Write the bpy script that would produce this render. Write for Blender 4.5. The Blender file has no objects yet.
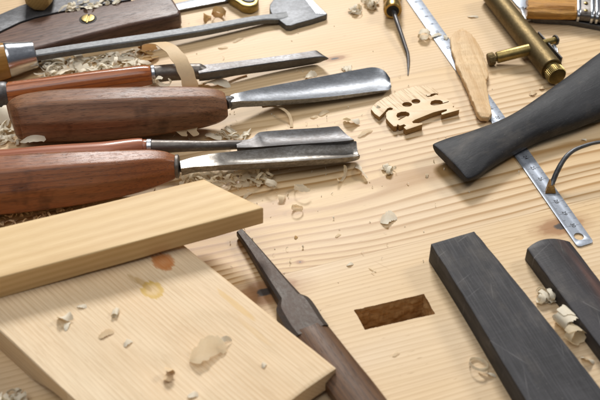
import bpy, bmesh, math, random
from mathutils import Vector, Matrix, noise as mnoise
R = math.radians
PI = math.pi
random.seed(7)
sc = bpy.context.scene
COL = sc.collection
MM = 0.001

# ------------------------------------------------------------------ camera maths (all lengths in mm)
TH, F, D = R(43), 1000.0, 570.0
S_, C_ = math.sin(TH), math.cos(TH)
CAM = Vector((0, -D * C_, D * S_))

def P(x, y, z=0.0):
    """point of the bench (or of the plane z mm above it) that the photo shows at x, y"""
    u = (x - 300) / F
    v = (200 - y) / F
    d = Vector((u, C_ + v * S_, -S_ + v * C_))
    return CAM + d * ((z - CAM.z) / d.z)

def scale_at(p):
    return F / ((p - CAM).dot(Vector((0, C_, -S_))))

# ------------------------------------------------------------------ object helpers
def root_matrix(loc, yaw):
    return Matrix.Translation(loc) @ Matrix.Rotation(yaw, 4, 'Z')

class Thing:
    def __init__(s, name, label, cat, loc, yaw=0.0, group=None, single=False, kind=None):
        s.m = root_matrix(Vector(loc), yaw)
        s.inv = s.m.inverted()
        s.name, s.label, s.cat, s.group, s.kind = name, label, cat, group, kind
        s.loc, s.yaw = Vector(loc), yaw
        s.root = None
        if not single:
            e = bpy.data.objects.new(name, None)
            e.empty_display_size = 0.01
            COL.objects.link(e)
            s.place(e)
            s.root = e

    def place(s, o):
        o.location = s.loc * MM
        o.rotation_euler = (0, 0, s.yaw)
        if s.label: o['label'] = s.label
        if s.cat: o['category'] = s.cat
        if s.group: o['group'] = s.group
        if s.kind: o['kind'] = s.kind

    def part(s, name, geo, mat, parent=None, angle=35, label=None):
        """geo = (verts in world mm, faces)"""
        vs, fs = geo
        me = bpy.data.meshes.new(name)
        me.from_pydata([(s.inv @ Vector(v)) * MM for v in vs], [], fs)
        bm = bmesh.new(); bm.from_mesh(me)
        bmesh.ops.recalc_face_normals(bm, faces=bm.faces)
        bm.to_mesh(me); bm.free()
        me.polygons.foreach_set('use_smooth', [True] * len(me.polygons))
        me.set_sharp_from_angle(angle=R(angle))
        for m in (mat if isinstance(mat, (list, tuple)) else [mat]):
            me.materials.append(m)
        o = bpy.data.objects.new(name, me)
        COL.objects.link(o)
        if s.root is None:
            s.root = o
            s.place(o)
        else:
            o.parent = parent or s.root
            if label: o['label'] = label
        return o

def single(name, geo, mat, label, cat, loc, yaw=0.0, group=None, kind=None, angle=35):
    t = Thing(name, label, cat, loc, yaw, group, single=True, kind=kind)
    return t.part(name, geo, mat, angle=angle)

def join(*geos):
    V, Fc = [], []
    for vs, fs in geos:
        n = len(V)
        V += list(vs)
        Fc += [tuple(i + n for i in f) for f in fs]
    return V, Fc

def loft(rings, cap0=True, cap1=True):
    n = len(rings[0]); V = [v for r in rings for v in r]; Fc = []
    for i in range(len(rings) - 1):
        for j in range(n):
            a, b = i * n + j, i * n + (j + 1) % n
            Fc.append((a, b, b + n, a + n))
    if cap0: Fc.append(tuple(range(n)))
    if cap1: Fc.append(tuple(range((len(rings) - 1) * n, len(rings) * n)))
    return V, Fc

def spline(pts, k):
    """Catmull-Rom through lists of equal-length tuples"""
    out = []
    n = len(pts)
    for i in range(n - 1):
        p0, p1, p2, p3 = pts[max(i - 1, 0)], pts[i], pts[i + 1], pts[min(i + 2, n - 1)]
        for j in range(k):
            t = j / k
            out.append(tuple(0.5 * (2 * b + (c - a) * t + (2 * a - 5 * b + 4 * c - d) * t * t + (3 * b - a - 3 * c + d) * t ** 3)
                             for a, b, c, d in zip(p0, p1, p2, p3)))
    out.append(tuple(pts[-1]))
    return out

def tube(cs, n=32, octo=0.0, rot=0.0, flat=1.0, up=Vector((0, 0, 1)), wob=0.0, seed=0):
    """cs: list of (centre Vector mm, radius mm)"""
    rings = []
    for i, (c, r) in enumerate(cs):
        a = cs[max(i - 1, 0)][0]; b = cs[min(i + 1, len(cs) - 1)][0]
        t = (b - a)
        t = t.normalized() if t.length > 1e-6 else Vector((1, 0, 0))
        s = up.cross(t)
        s = s.normalized() if s.length > 1e-4 else Vector((1, 0, 0))
        w = t.cross(s)
        ring = []
        for j in range(n):
            f = 2 * PI * j / n
            k = 1.0
            if octo:
                g = ((f + rot) % (PI / 4)) - PI / 8
                k = (1 - octo) + octo * (math.cos(PI / 8) / math.cos(g)) * 1.03
            if wob:
                k *= 1 + wob * mnoise.noise(Vector((i * 0.35 + seed, math.cos(f) * 1.3, math.sin(f) * 1.3)))
            ring.append(c + s * (r * k * math.cos(f)) + w * (r * k * flat * math.sin(f)))
        rings.append(ring)
    return loft(rings)

def axial(st, zc, k=6, **kw):
    """st: (px, py, half width in photo pixels[, z]); a turned body seen at those pixels"""
    q = [(a[0], a[1], a[2], a[3] if len(a) > 3 else zc) for a in st]
    if k > 1: q = spline(q, k)
    cs = []
    for x, y, h, z in q:
        c = P(x, y, z)
        cs.append((c, max(h, 0.2) / scale_at(c)))
    return tube(cs, **kw)

def blade(st, k=6, m=10, camber=0.0):
    """st: back edge x, y, front edge x, y, z of the edges, sag of the hollow, thickness"""
    rings = []
    for bx, by, fx, fy, z, sag, th in spline(st, k):
        b, f = P(bx, by, z), P(fx, fy, z)
        inner, outer = [], []
        for j in range(m + 1):
            t = j / m
            e = 1 - (2 * t - 1) ** 2
            p = b.lerp(f, t)
            inner.append(p + Vector((0, 0, -sag * e + camber * e)))
            outer.append(p + Vector((0, 0, -sag * e * 1.05 - th * (0.85 + 0.15 * min(1, e * 3)))))
        rings.append(inner + outer[::-1])
    return loft(rings)

def curve_slab(outlines, ztop, th, bev=0.4, res=2):
    """outlines: polygons of world points; the first is the outside, the rest are holes. Solid plate."""
    cu = bpy.data.curves.new('tmp', 'CURVE')
    cu.dimensions = '2D'; cu.fill_mode = 'BOTH'
    for o in outlines:
        sp = cu.splines.new('POLY'); sp.points.add(len(o) - 1)
        for q, p in zip(sp.points, o): q.co = (p[0], p[1], 0, 1)
        sp.use_cyclic_u = True
    cu.extrude = max(th / 2 - bev, 0.001); cu.bevel_depth = bev; cu.bevel_resolution = res; cu.offset = -bev
    ob = bpy.data.objects.new('tmp', cu); COL.objects.link(ob)
    me = bpy.data.meshes.new_from_object(ob)
    bm = bmesh.new(); bm.from_mesh(me); bmesh.ops.remove_doubles(bm, verts=bm.verts, dist=1e-4)
    V = [Vector((v.co.x, v.co.y, v.co.z + ztop - th / 2)) for v in bm.verts]
    bm.verts.index_update()
    Fc = [tuple(v.index for v in f.verts) for f in bm.faces]
    bm.free(); bpy.data.objects.remove(ob); bpy.data.curves.remove(cu); bpy.data.meshes.remove(me)
    return V, Fc

def px_poly(pts, z, k=0):
    if k:
        pts = list(pts) + [pts[0]]
        pts = spline(pts, k)[:-1]
    return [P(x, y, z) for x, y in pts]

def circle(c, r, n=24, ph=0):
    return [Vector((c.x + r * math.cos(2 * PI * i / n + ph), c.y + r * math.sin(2 * PI * i / n + ph), c.z)) for i in range(n)]

def mean(ps):
    s = Vector((0, 0, 0))
    for p in ps: s += p
    return s / len(ps)

def yaw_of(a, b):
    return math.atan2(b.y - a.y, b.x - a.x)

# ------------------------------------------------------------------ material helpers
class Mt:
    def __init__(s, name):
        s.mat = bpy.data.materials.new(name); s.mat.use_nodes = True
        s.t = s.mat.node_tree; s.n = s.t.nodes; s.l = s.t.links
        s.b = s.n['Principled BSDF']; s.out = s.n['Material Output']
        s.tc = s.n.new('ShaderNodeTexCoord')
    def link(s, a, b): s.l.new(a, b)
    def setin(s, sock, v):
        if hasattr(v, 'is_linked') or hasattr(v, 'node'): s.l.new(v, sock)
        else: sock.default_value = v
    def math(s, op, a, b=0.0, c=None, clamp=False):
        n = s.n.new('ShaderNodeMath'); n.operation = op; n.use_clamp = clamp
        s.setin(n.inputs[0], a); s.setin(n.inputs[1], b)
        if c is not None: s.setin(n.inputs[2], c)
        return n.outputs[0]
    def mapping(s, scale, loc=(0, 0, 0), rot=(0, 0, 0), vec=None):
        n = s.n.new('ShaderNodeMapping'); s.l.new(vec or s.tc.outputs['Object'], n.inputs[0])
        n.inputs['Scale'].default_value = scale; n.inputs['Location'].default_value = loc; n.inputs['Rotation'].default_value = rot
        return n.outputs[0]
    def noise(s, scale=(1, 1, 1), detail=3, rough=0.55, vec=None, dist=0.0, loc=(0, 0, 0)):
        n = s.n.new('ShaderNodeTexNoise'); n.inputs['Scale'].default_value = 1
        n.inputs['Detail'].default_value = detail; n.inputs['Roughness'].default_value = rough
        n.inputs['Distortion'].default_value = dist
        s.l.new(s.mapping(scale, loc, vec=vec), n.inputs['Vector'])
        return n.outputs[0]
    def sep(s, vec):
        n = s.n.new('ShaderNodeSeparateXYZ'); s.l.new(vec, n.inputs[0]); return n.outputs
    def comb(s, x, y, z):
        n = s.n.new('ShaderNodeCombineXYZ'); s.setin(n.inputs[0], x); s.setin(n.inputs[1], y); s.setin(n.inputs[2], z); return n.outputs[0]
    def ramp(s, v, stops, interp='LINEAR'):
        n = s.n.new('ShaderNodeValToRGB'); s.l.new(v, n.inputs[0]); r = n.color_ramp; r.interpolation = interp
        while len(r.elements) < len(stops): r.elements.new(0.5)
        for e, (p, c) in zip(r.elements, stops):
            e.position = p; e.color = (c, c, c, 1) if isinstance(c, (int, float)) else tuple(c) + (1,)
        return n.outputs[0]
    def mix(s, f, a, b, mode='MIX'):
        n = s.n.new('ShaderNodeMix'); n.data_type = 'RGBA'; n.blend_type = mode
        s.setin(n.inputs[0], f)
        for i, v in ((6, a), (7, b)):
            if isinstance(v, (tuple, list)): n.inputs[i].default_value = tuple(v)[:3] + (1,)
            else: s.setin(n.inputs[i], v)
        return n.outputs[2]
    def bump(s, h, strength=0.3, dist=0.0003, prev=None):
        n = s.n.new('ShaderNodeBump'); n.inputs['Strength'].default_value = strength; n.inputs['Distance'].default_value = dist
        s.l.new(h, n.inputs['Height'])
        if prev: s.l.new(prev, n.inputs['Normal'])
        return n.outputs[0]
    def done(s, color=None, rough=0.5, metal=0.0, normal=None, spec=None, coat=0, coat_r=0.1):
        if color is not None:
            if isinstance(color, (tuple, list)): s.b.inputs['Base Color'].default_value = tuple(color)[:3] + (1,)
            else: s.l.new(color, s.b.inputs['Base Color'])
        s.setin(s.b.inputs['Roughness'], rough); s.setin(s.b.inputs['Metallic'], metal)
        if normal: s.l.new(normal, s.b.inputs['Normal'])
        if spec is not None: s.b.inputs['Specular IOR Level'].default_value = spec
        if coat:
            s.b.inputs['Coat Weight'].default_value = coat; s.b.inputs['Coat Roughness'].default_value = coat_r
        return s.mat

def mul(c, k): return tuple(x * k for x in c)

def wood(name, base, dark, ring=3.0, wave=1.0, contrast=0.6, fiber=0.25, rough=0.5, bump=0.3, pores=0.0, coat=0, blot=0.25, zmix=0.7, soft=False, off=0.0, spec=0.4, coat_r=0.15, worn=None):
    """ring = mm between growth rings; grain along object X"""
    m = Mt(name)
    K = 1000.0 / ring
    o = m.sep(m.tc.outputs['Object'])
    n1 = m.noise((9, 60, 60), 3, 0.5, loc=(off, off * 2, 0))
    n2 = m.noise((3, 22, 22), 2, 0.5, loc=(off * 3, 1, 0))
    u = m.math('MULTIPLY_ADD', o[1], K, m.math('MULTIPLY', o[2], K * zmix))
    u = m.math('MULTIPLY_ADD', n1, 2.2 * wave, u)
    u = m.math('MULTIPLY_ADD', n2, 5.0 * wave, u)
    fr = m.math('FRACT', u)
    band = m.ramp(fr, [(0, 0.05), (0.55, 0.25), (0.86, 1.0), (0.97, 0.75), (1.0, 0.05)] if not soft else [(0, 0), (0.5, 1), (1, 0)])
    var = m.noise((4, 35, 35), 2, 0.6, loc=(5, off, 3))
    band = m.math('MULTIPLY', band, m.math('MULTIPLY_ADD', var, 1.4, 0.0), clamp=True)
    col = m.mix(m.math('MULTIPLY', band, contrast), base, dark)
    fb = m.noise((60, 2600, 2600), 3, 0.6, loc=(0, off, 0))
    col = m.mix(m.ramp(fb, [(0.3, fiber * 1.6), (0.5, fiber * 0.4), (0.7, 0)]), col, mul(dark, 0.85))
    bl = m.noise((14, 40, 40), 3, 0.6, loc=(off, 9, 2))
    col = m.mix(m.ramp(bl, [(0.3, blot), (0.65, 0)]), col, mul(dark, 0.9))
    if worn:
        wn = m.noise((14, 45, 45), 5, 0.7, loc=(off * 2, 4, 4))
        col = m.mix(m.ramp(wn, [(0.44, 0), (0.62, worn)]), col, (0.42, 0.235, 0.13))
        dk = m.noise((30, 30, 30), 4, 0.7, loc=(off, 11, 4))
        col = m.mix(m.ramp(dk, [(0.30, 0.55), (0.40, 0)]), col, mul(dark, 0.5))
    h = fb
    if pores:
        pr = m.noise((160, 2200, 2200), 1, 0.4, loc=(2, off, 7))
        pm = m.ramp(pr, [(0.60, 0), (0.68, 1)])
        col = m.mix(m.math('MULTIPLY', pm, pores), col, mul(dark, 0.3))
        h = m.math('SUBTRACT', fb, pm)
    nr = m.bump(h, bump, 0.00015)
    rr = m.math('MULTIPLY_ADD', bl, 0.3, rough - 0.15)
    return m.done(col, rr, normal=nr, coat=coat, spec=spec, coat_r=coat_r)

def steel(name, base=(0.5, 0.5, 0.52), rust=None, rust_amt=0.0, rough=0.3, scr=0.3, spots=0.3, metal=0.95, dirt=(0.06, 0.055, 0.05), pit=0.1):
    m = Mt(name)
    s1 = m.noise((60, 2500, 900), 3, 0.6)
    s2 = m.noise((420, 700, 700), 5, 0.7)
    s3 = m.noise((40, 120, 120), 5, 0.7, loc=(3, 1, 0))
    s4 = m.noise((900, 900, 900), 2, 0.6)
    col = m.mix(m.ramp(s1, [(0.3, scr), (0.6, 0)]), base, mul(base, 0.55))
    col = m.mix(m.ramp(s2, [(0.40, spots), (0.58, 0)]), col, dirt)
    col = m.mix(m.ramp(s3, [(0.36, min(1, spots * 1.5)), (0.62, 0)]), col, mul(base, 0.42))
    mt = metal
    if rust:
        ra = m.ramp(m.math('MULTIPLY_ADD', s2, 0.5, m.math('MULTIPLY', s3, 0.5)), [(0.5 - rust_amt * 0.2, rust_amt), (0.62, 0)])
        col = m.mix(ra, col, rust)
        mt = m.math('MULTIPLY', m.math('SUBTRACT', 1.0, m.math('MULTIPLY', ra, 0.9)), metal)
    rg = m.math('MULTIPLY_ADD', s2, 0.3, rough - 0.1)
    rg = m.math('MULTIPLY_ADD', m.ramp(s2, [(0.40, 1), (0.58, 0)]), 0.25 * spots, rg)
    nr = m.bump(m.math('MULTIPLY_ADD', s1, 0.35, m.math('MULTIPLY_ADD', s4, 0.3, s2)), pit, 0.0003)
    return m.done(col, rg, mt, nr)

# ------------------------------------------------------------------ the bench
YAW = R(18.6)
MORT = [(354, 310), (424, 294), (435, 314), (365, 330)]

def bench_material():
    m = Mt('pine bench boards')
    o = m.sep(m.tc.outputs['Object'])            # X along the grain
    BW = 0.144
    yo = m.math('ADD', o[1], BENCH_OFF)
    bi = m.math('FLOOR', m.math('DIVIDE', yo, BW))
    yb = m.math('SUBTRACT', yo, m.math('MULTIPLY', bi, BW))
    sh = m.math('MULTIPLY', bi, 3.37)
    vec = m.comb(m.math('ADD', o[0], sh), m.math('ADD', o[1], m.math('MULTIPLY', bi, 0.37)), m.math('MULTIPLY', bi, 1.7))
    n1 = m.noise((2.6, 11, 1), 2, 0.45, vec=vec)
    n2 = m.noise((7, 45, 1), 3, 0.5, vec=vec)
    n3 = m.noise((1.2, 24, 1), 2, 0.5, vec=vec)
    u = m.math('MULTIPLY', yo, 165.0)
    u = m.math('MULTIPLY_ADD', o[0], 5.0, u)
    # the rings run round the knots
    for kx, ky, kr, st, el in KNOTS:
        dx = m.math('MULTIPLY', m.math('SUBTRACT', o[0], kx), 1 / (kr * el)); dy = m.math('MULTIPLY', m.math('SUBTRACT', o[1], ky), 1 / kr)
        d2 = m.math('MULTIPLY_ADD', dx, dx, m.math('MULTIPLY', dy, dy))
        g = m.math('POWER', 2.718, m.math('MULTIPLY', d2, -0.35))
        u = m.math('MULTIPLY_ADD', m.math('MULTIPLY', g, dy), -st, u)
    u = m.math('MULTIPLY_ADD', n1, 9.0, u)
    u = m.math('MULTIPLY_ADD', n3, 3.0, u)
    u = m.math('MULTIPLY_ADD', n2, 0.9, u)
    fr = m.math('FRACT', u)
    band = m.ramp(fr, [(0, 0.0), (0.30, 0.06), (0.62, 0.45), (0.80, 1.0), (0.92, 0.85), (1.0, 0.0)])
    # fine rings in the other boards
    ff = m.math('FRACT', m.math('MULTIPLY_ADD', n1, 7.0, m.math('MULTIPLY_ADD', n2, 0.7, m.math('MULTIPLY', yo, 330.0))))
    fine = m.ramp(ff, [(0, 0.0), (0.5, 0.25), (0.8, 0.7), (1.0, 0.0)])
    # board 0 is the strongly figured one
    isb = m.math('COMPARE', bi, 0.0, 0.2)
    patch = m.noise((4, 16, 1), 2, 0.5, vec=vec, loc=(4, 4, 0))
    pm = m.ramp(patch, [(0.30, 0.75), (0.55, 1.0)])
    strong = m.math('MULTIPLY', m.math('MULTIPLY', band, isb), pm)
    up = m.ramp(m.math('MULTIPLY', yb, 1 / BW), [(0.0, 1.0), (0.62, 1.0), (0.85, 0.45), (1.0, 0.3)])
    strong = m.math('MULTIPLY', strong, up)
    weak = m.math('MULTIPLY', m.math('MULTIPLY', fine, m.math('SUBTRACT', 1.0, isb)), m.math('MULTIPLY', pm, 0.5))
    tot = m.math('ADD', strong, weak, clamp=True)
    pale, tan_ = (0.75, 0.585, 0.392), (0.40, 0.222, 0.078)
    tint = m.noise((5, 18, 1), 3, 0.55, vec=vec, loc=(1, 7, 0))
    c0 = m.mix(m.ramp(tint, [(0.32, 0.0), (0.68, 1.0)]), pale, (0.73, 0.52, 0.28))
    bt = m.math('FRACT', m.math('MULTIPLY_ADD', bi, 0.37, 0.62))
    c0 = m.mix(m.math('MULTIPLY', bt, 0.30), c0, (0.70, 0.49, 0.27))
    col = m.mix(m.math('MULTIPLY', tot, 1.0, clamp=True), c0, tan_)
    fb = m.noise((22, 1500, 1), 3, 0.65, vec=vec)
    col = m.mix(m.ramp(fb, [(0.36, 0.26), (0.52, 0.03), (0.7, 0.0)]), col, (0.48, 0.31, 0.15))
    # small dashes and specks
    sp = m.noise((130, 900, 1), 2, 0.5, vec=vec, loc=(8, 3, 0))
    col = m.mix(m.ramp(sp, [(0.69, 0.0), (0.75, 0.5)]), col, (0.40, 0.25, 0.12))
    dz = m.noise((38, 60, 1), 3, 0.6, vec=vec, loc=(2, 9, 4))
    col = m.mix(m.ramp(dz, [(0.62, 0.0), (0.78, 0.22)]), col, (0.50, 0.34, 0.18))
    # knots
    for kx, ky, kr, st, el in KNOTS:
        dx = m.math('MULTIPLY', m.math('SUBTRACT', o[0], kx), 1 / (kr * el)); dy = m.math('MULTIPLY', m.math('SUBTRACT', o[1], ky), 1 / kr)
        d = m.math('SQRT', m.math('MULTIPLY_ADD', dx, dx, m.math('MULTIPLY', dy, dy)))
        d = m.math('MULTIPLY_ADD', m.math('SUBTRACT', m.noise((150, 260, 1), 3, 0.6), 0.5), 0.55, d)
        col = m.mix(m.ramp(m.math('MULTIPLY', d, .5), [(0.12, 0.95), (0.2, 0.85), (0.46, 0.75), (0.6, 0.3), (0.95, 0.0)]), col,
                    m.mix(m.ramp(d, [(0.30, 0.0), (0.42, 1.0)]), (0.035, 0.028, 0.030), (0.30, 0.13, 0.045)))
    # board joints
    jd = m.math('MINIMUM', yb, m.math('SUBTRACT', BW, yb))
    jm = m.ramp(m.math('MULTIPLY', jd, 1000.0), [(0.1, 0.45), (0.4, 0.0)])
    col = m.mix(jm, col, (0.34, 0.20, 0.09))
    for rr_, sc_ in ((1.0, 1.0), (-.35, 2.0), (.2, 3.0)):
        sv = m.noise((7, 420, 1), 1, .3, vec=m.mapping((1, 1, 1), rot=(0, 0, rr_)), loc=(sc_, sc_ * 5, 0))
        gate = m.noise((28, 28, 1), 2, .5, loc=(sc_ * 3, 0, 0))
        col = m.mix(m.math('MULTIPLY', m.ramp(sv, [(.73, 0), (.77, .4)]), m.ramp(gate, [(.52, 0), (.62, 1)])), col, (.42, .26, .12))
    h = m.math('MULTIPLY_ADD', strong, 0.6, fb)
    nr = m.bump(h, 0.22, 0.00012)
    nr = m.bump(m.noise((12, 70, 1), 3, 0.5, vec=vec), 0.25, 0.0008, nr)
    rg = m.math('MULTIPLY_ADD', tot, -0.10, m.math('MULTIPLY_ADD', tint, 0.12, 0.44))
    return m.done(col, rg, normal=nr, spec=0.35)

_c = P(400, 76)                                     # a board joint passes here
def bl(x, y):                                       # bench local metres
    return (Matrix.Rotation(-YAW, 3, 'Z') @ P(x, y)) * MM
BENCH_OFF = 0.144 - bl(400, 76).y                   # board 0 reaches from there 144 mm towards us
KNOTS = []
for (x, y, kr, st, el) in ((267, 292, 0.0078, 1.6, 2.0), (335, 58.5, 0.0026, 1.6, 2.6), (561, 226, 0.0060, 1.2, 2.0), (300, 262, 0.0011, 0.3, 1.5), (-40, 60, 0.008, 2, 1.6)):
    q = bl(x, y); KNOTS.append((q.x, q.y, kr, st, el))
# two of those knots are only tight pale swirls
def build_bench():
    t = Thing('workbench_top', 'pale pine workbench top of wide glued boards with a chopped mortise', None, (0, 0, 0), YAW, single=True, kind='structure')
    cor = [P(x, y, 0) for x, y in MORT]
    inner, side = [], []
    for i in range(4):
        a, b = cor[i], cor[(i + 1) % 4]
        cols = int((b - a).length / .7)
        nrm = Vector((0, 0, 1)).cross(b - a).normalized()
        for c in range(cols):
            p = a.lerp(b, c / cols)
            d = mnoise.noise(p * .3) * .3 + mnoise.noise(p * 1.7) * .1
            if mnoise.noise(p * .33 + Vector((9, 9, 9))) > .5: d += .3
            inner.append(p - nrm * d * (0 if c == 0 else 1)); side.append(nrm)
    rot = Matrix.Rotation(YAW, 3, 'Z')
    outer = [rot @ Vector(p) for p in ((-900, 700, 0), (900, 700, 0), (900, -520, 0), (-900, -520, 0))]
    from mathutils.geometry import tessellate_polygon
    V = outer + inner
    Fc = [tuple(t_) for t_ in tessellate_polygon([outer, inner])]
    n = len(V); V += [p + Vector((0, 0, -60)) for p in outer]
    Fc += [(i, (i + 1) % 4, n + (i + 1) % 4, n + i) for i in range(4)]
    Fc += [(n, n + 1, n + 2, n + 3)]
    ntop = len(Fc)
    N = len(inner); rows = 30; base = len(V)
    for r in range(rows + 1):
        for c in range(N):
            p = inner[c] + Vector((0, 0, -1.2 * r - (0 if r else .0)))
            k = min(r, 2) / 2
            d = mnoise.fractal(Vector((p.x * .25, p.y * .25, p.z * .35)), 0.8, 2, 5) * .9 + mnoise.noise(Vector((p.x * 1.1, p.y * 1.1, p.z * .18))) * .4
            V.append(p - side[c] * (d * k))
    for r in range(rows):
        for c in range(N):
            q = base + r * N + c; q2 = base + r * N + (c + 1) % N
            Fc.append((q, q2, q2 + N, q + N))
    base = len(V)
    V += [p + (p - mean(cor)) * .1 + Vector((0, 0, -35.5)) for p in cor]
    Fc.append((base, base + 1, base + 2, base + 3))
    o = t.part('workbench_top', (V, Fc), [bench_material(), wood('raw wood in the mortise', (0.66, 0.42, 0.19), (0.36, 0.19, 0.07), 2.0, 1.0, 0.5, 0.4, 0.8, 0.5)], angle=50)
    for i, p in enumerate(o.data.polygons):
        if i >= ntop: p.material_index = 1
    return o
build_bench()

# ------------------------------------------------------------------ materials
M_brown = wood('old greyed rosewood', (0.29, 0.125, 0.056), (0.070, 0.026, 0.011), 5, 1.3, 0.7, 0.35, 0.42, 0.35, pores=0.5, off=1.0, blot=0.3, worn=0.35)
M_brown2 = wood('red brown bubinga', (0.33, 0.110, 0.036), (0.085, 0.024, 0.008), 5, 1.0, 0.75, 0.30, 0.36, 0.3, pores=0.45, off=2.0, blot=0.25, worn=0.15)
M_varn = wood('varnished red hardwood', (0.52, 0.160, 0.038), (0.13, 0.026, 0.007), 3.4, 1.0, 0.8, 0.30, 0.30, 0.12, pores=0.4, coat=0.8, off=3.0, coat_r=0.2)
M_pink = wood('worn reddish hardwood', (0.42, 0.15, 0.075), (0.20, 0.06, 0.03), 3.0, 1.0, 0.7, 0.25, 0.35, 0.15, off=4.0, coat=0.3)
M_rose = wood('dark rosewood', (0.175, 0.092, 0.062), (0.036, 0.018, 0.016), 3.5, 1.2, 0.8, 0.35, 0.42, 0.3, pores=0.6, off=5.0, blot=0.4, worn=0.15)
M_ochre = wood('ochre boxwood', (0.42, 0.22, 0.05), (0.22, 0.10, 0.02), 3, 1, 0.5, 0.2, 0.35, 0.15, off=6.0, coat=0.3)
M_box = wood('pale boxwood', (0.62, 0.42, 0.15), (0.33, 0.17, 0.04), 2.2, 1, 0.6, 0.3, 0.45, 0.3, off=7.0)
M_spruce = wood('split spruce', (0.77, 0.565, 0.305), (0.50, 0.29, 0.10), 7.0, 0.4, 0.6, 0.16, 0.55, 0.2, off=8.0, soft=True, zmix=1.8, blot=0.15)
M_maple = wood('maple chip', (0.80, 0.60, 0.36), (0.50, 0.27, 0.09), 4.5, 1.2, 0.5, 0.4, 0.6, 0.8, off=9.0, blot=0.5)
M_handle = wood('dark walnut handle', (0.145, 0.070, 0.029), (0.038, 0.016, 0.007), 3.2, 0.9, 0.8, 0.30, 0.44, 0.3, pores=0.5, off=10.0, blot=0.5, worn=0.12)

def ebony(name, base=(0.028, 0.026, 0.027), streak=(0.085, 0.080, 0.082), rough=0.5, brown=0.0, cross=0.5, pit=0):
    m = Mt(name)
    f = m.noise((40, 1300, 1300), 3, 0.6)
    g = m.noise((900, 60, 300), 3, 0.7)            # saw and scraper marks across the grain
    b = m.noise((30, 60, 60), 3, 0.6)
    s = m.noise((1200, 1200, 1200), 1, 0.5)
    col = m.mix(m.ramp(f, [(0.45, 0), (0.75, 0.8)]), base, streak)
    col = m.mix(m.ramp(g, [(0.5, 0), (0.75, cross)]), col, streak)
    col = m.mix(m.ramp(b, [(0.45, 0.0), (0.8, 0.6)]), col, streak)
    if brown:
        w = m.noise((12, 150, 150), 3, 0.5, loc=(3, 2, 0))
        yy = m.sep(m.tc.outputs['Object'])[1]
        k = m.ramp(m.math('ABSOLUTE', m.math('MULTIPLY', yy, 130.0)), [(0.0, 1), (0.9, 0)])
        col = m.mix(m.math('MULTIPLY', m.math('MULTIPLY', k, m.ramp(w, [(0.38, 0), (0.65, 1)])), brown), col, (0.20, 0.085, 0.055))
    col = m.mix(m.ramp(s, [(0.72, 0), (0.80, 0.35)]), col, (0.25, 0.23, 0.21))
    # long scratches in two directions, and dust
    for rr_, sc_ in (() if pit else ((1.15, 1.0), (-.5, 2.0), (.35, 3.0))):
        sv = m.noise((9, 520, 9), 1, .3, vec=m.mapping((1, 1, 1), rot=(0, 0, rr_)), loc=(sc_, sc_ * 5, 0))
        gate = m.noise((70, 70, 70), 2, .5, loc=(sc_ * 3, 0, 0))
        col = m.mix(m.math('MULTIPLY', m.ramp(sv, [(.70, 0), (.75, .5)]), m.ramp(gate, [(.45, 0), (.6, 1)])), col, (.20, .19, .19))
    dst = m.noise((25, 45, 45), 4, .7, loc=(7, 7, 7))
    col = m.mix(m.ramp(dst, [(.52, 0), (.8, .16)]), col, (.45, .38, .30))
    nr = m.bump(m.math('ADD', f, g), 0.25, 0.0002)
    if pit: nr = m.bump(m.noise((90, 160, 160), 4, .6), pit, .0006, nr)
    return m.done(col, m.math('MULTIPLY_ADD', b, 0.25, rough - 0.12), normal=nr, spec=0.32)
M_eb1 = ebony('sawn ebony', (0.022, 0.021, 0.023), (0.075, 0.073, 0.078), 0.62, cross=0.25)
M_eb2 = ebony('planed ebony', (0.018, 0.016, 0.018), (0.050, 0.046, 0.052), 0.5, brown=0.4, cross=0.1)
M_eb3 = ebony('smoothed ebony', (0.014, 0.0145, 0.017), (0.034, 0.035, 0.040), 0.58, cross=0.1, pit=.5)

M_steel = steel('ground tool steel', (0.17, 0.175, 0.185), rough=0.44, spots=0.3)
M_bright = steel('bright worn steel', (0.40, 0.42, 0.455), rough=0.27, spots=0.5, scr=0.6, pit=0.14)
M_dark = steel('dark oiled steel', (0.17, 0.17, 0.175), rough=0.38, spots=0.3, rust=(0.07, 0.045, 0.03), rust_amt=0.3)
M_bar = steel('grey forged bar', (0.19, 0.195, 0.20), rough=0.48, spots=0.3)
M_gouge = steel('oiled gouge steel', (0.42, 0.40, 0.37), rough=0.3, spots=0.4, rust=(0.12, 0.085, 0.055), rust_amt=0.4, pit=0.15)
M_rust = steel('pitted rusty steel', (0.092, 0.085, 0.078), rough=0.45, spots=0.4, rust=(0.065, 0.034, 0.020), rust_amt=0.7, pit=0.5)
M_chrome = steel('polished ferrule', (0.62, 0.64, 0.68), rough=0.16, spots=0.10, scr=0.1, pit=0.03)
M_socket = steel('scratched grey socket', (0.25, 0.235, 0.22), rough=0.36, spots=0.4, rust=(0.12, 0.08, 0.055), rust_amt=0.3)
M_plate = steel('grey steel plate', (0.17, 0.172, 0.18), rough=0.48, spots=0.4)
M_brass = steel('dull brass', (0.235, 0.172, 0.082), rough=0.46, spots=0.35, dirt=(0.07, 0.045, 0.018), pit=0.12)
M_brassb = steel('rubbed brass', (0.40, 0.30, 0.115), rough=0.33, spots=0.3, dirt=(0.12, 0.08, 0.025))
M_gold = steel('polished brass', (0.62, 0.42, 0.15), rough=0.22, spots=0.2, dirt=(0.16, 0.10, 0.03))
M_ruler = steel('satin ruler steel', (0.39, 0.425, 0.485), rough=0.42, spots=0.08, scr=0.15, pit=0.03, metal=0.85)
M_black = Mt('black ink').done((0.03, 0.03, 0.035), 0.6)
M_recess_shade = Mt('painted recess shade').done((0.02, 0.015, 0.012), 0.7)  # near-black colour standing in for the shade inside recesses

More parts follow.
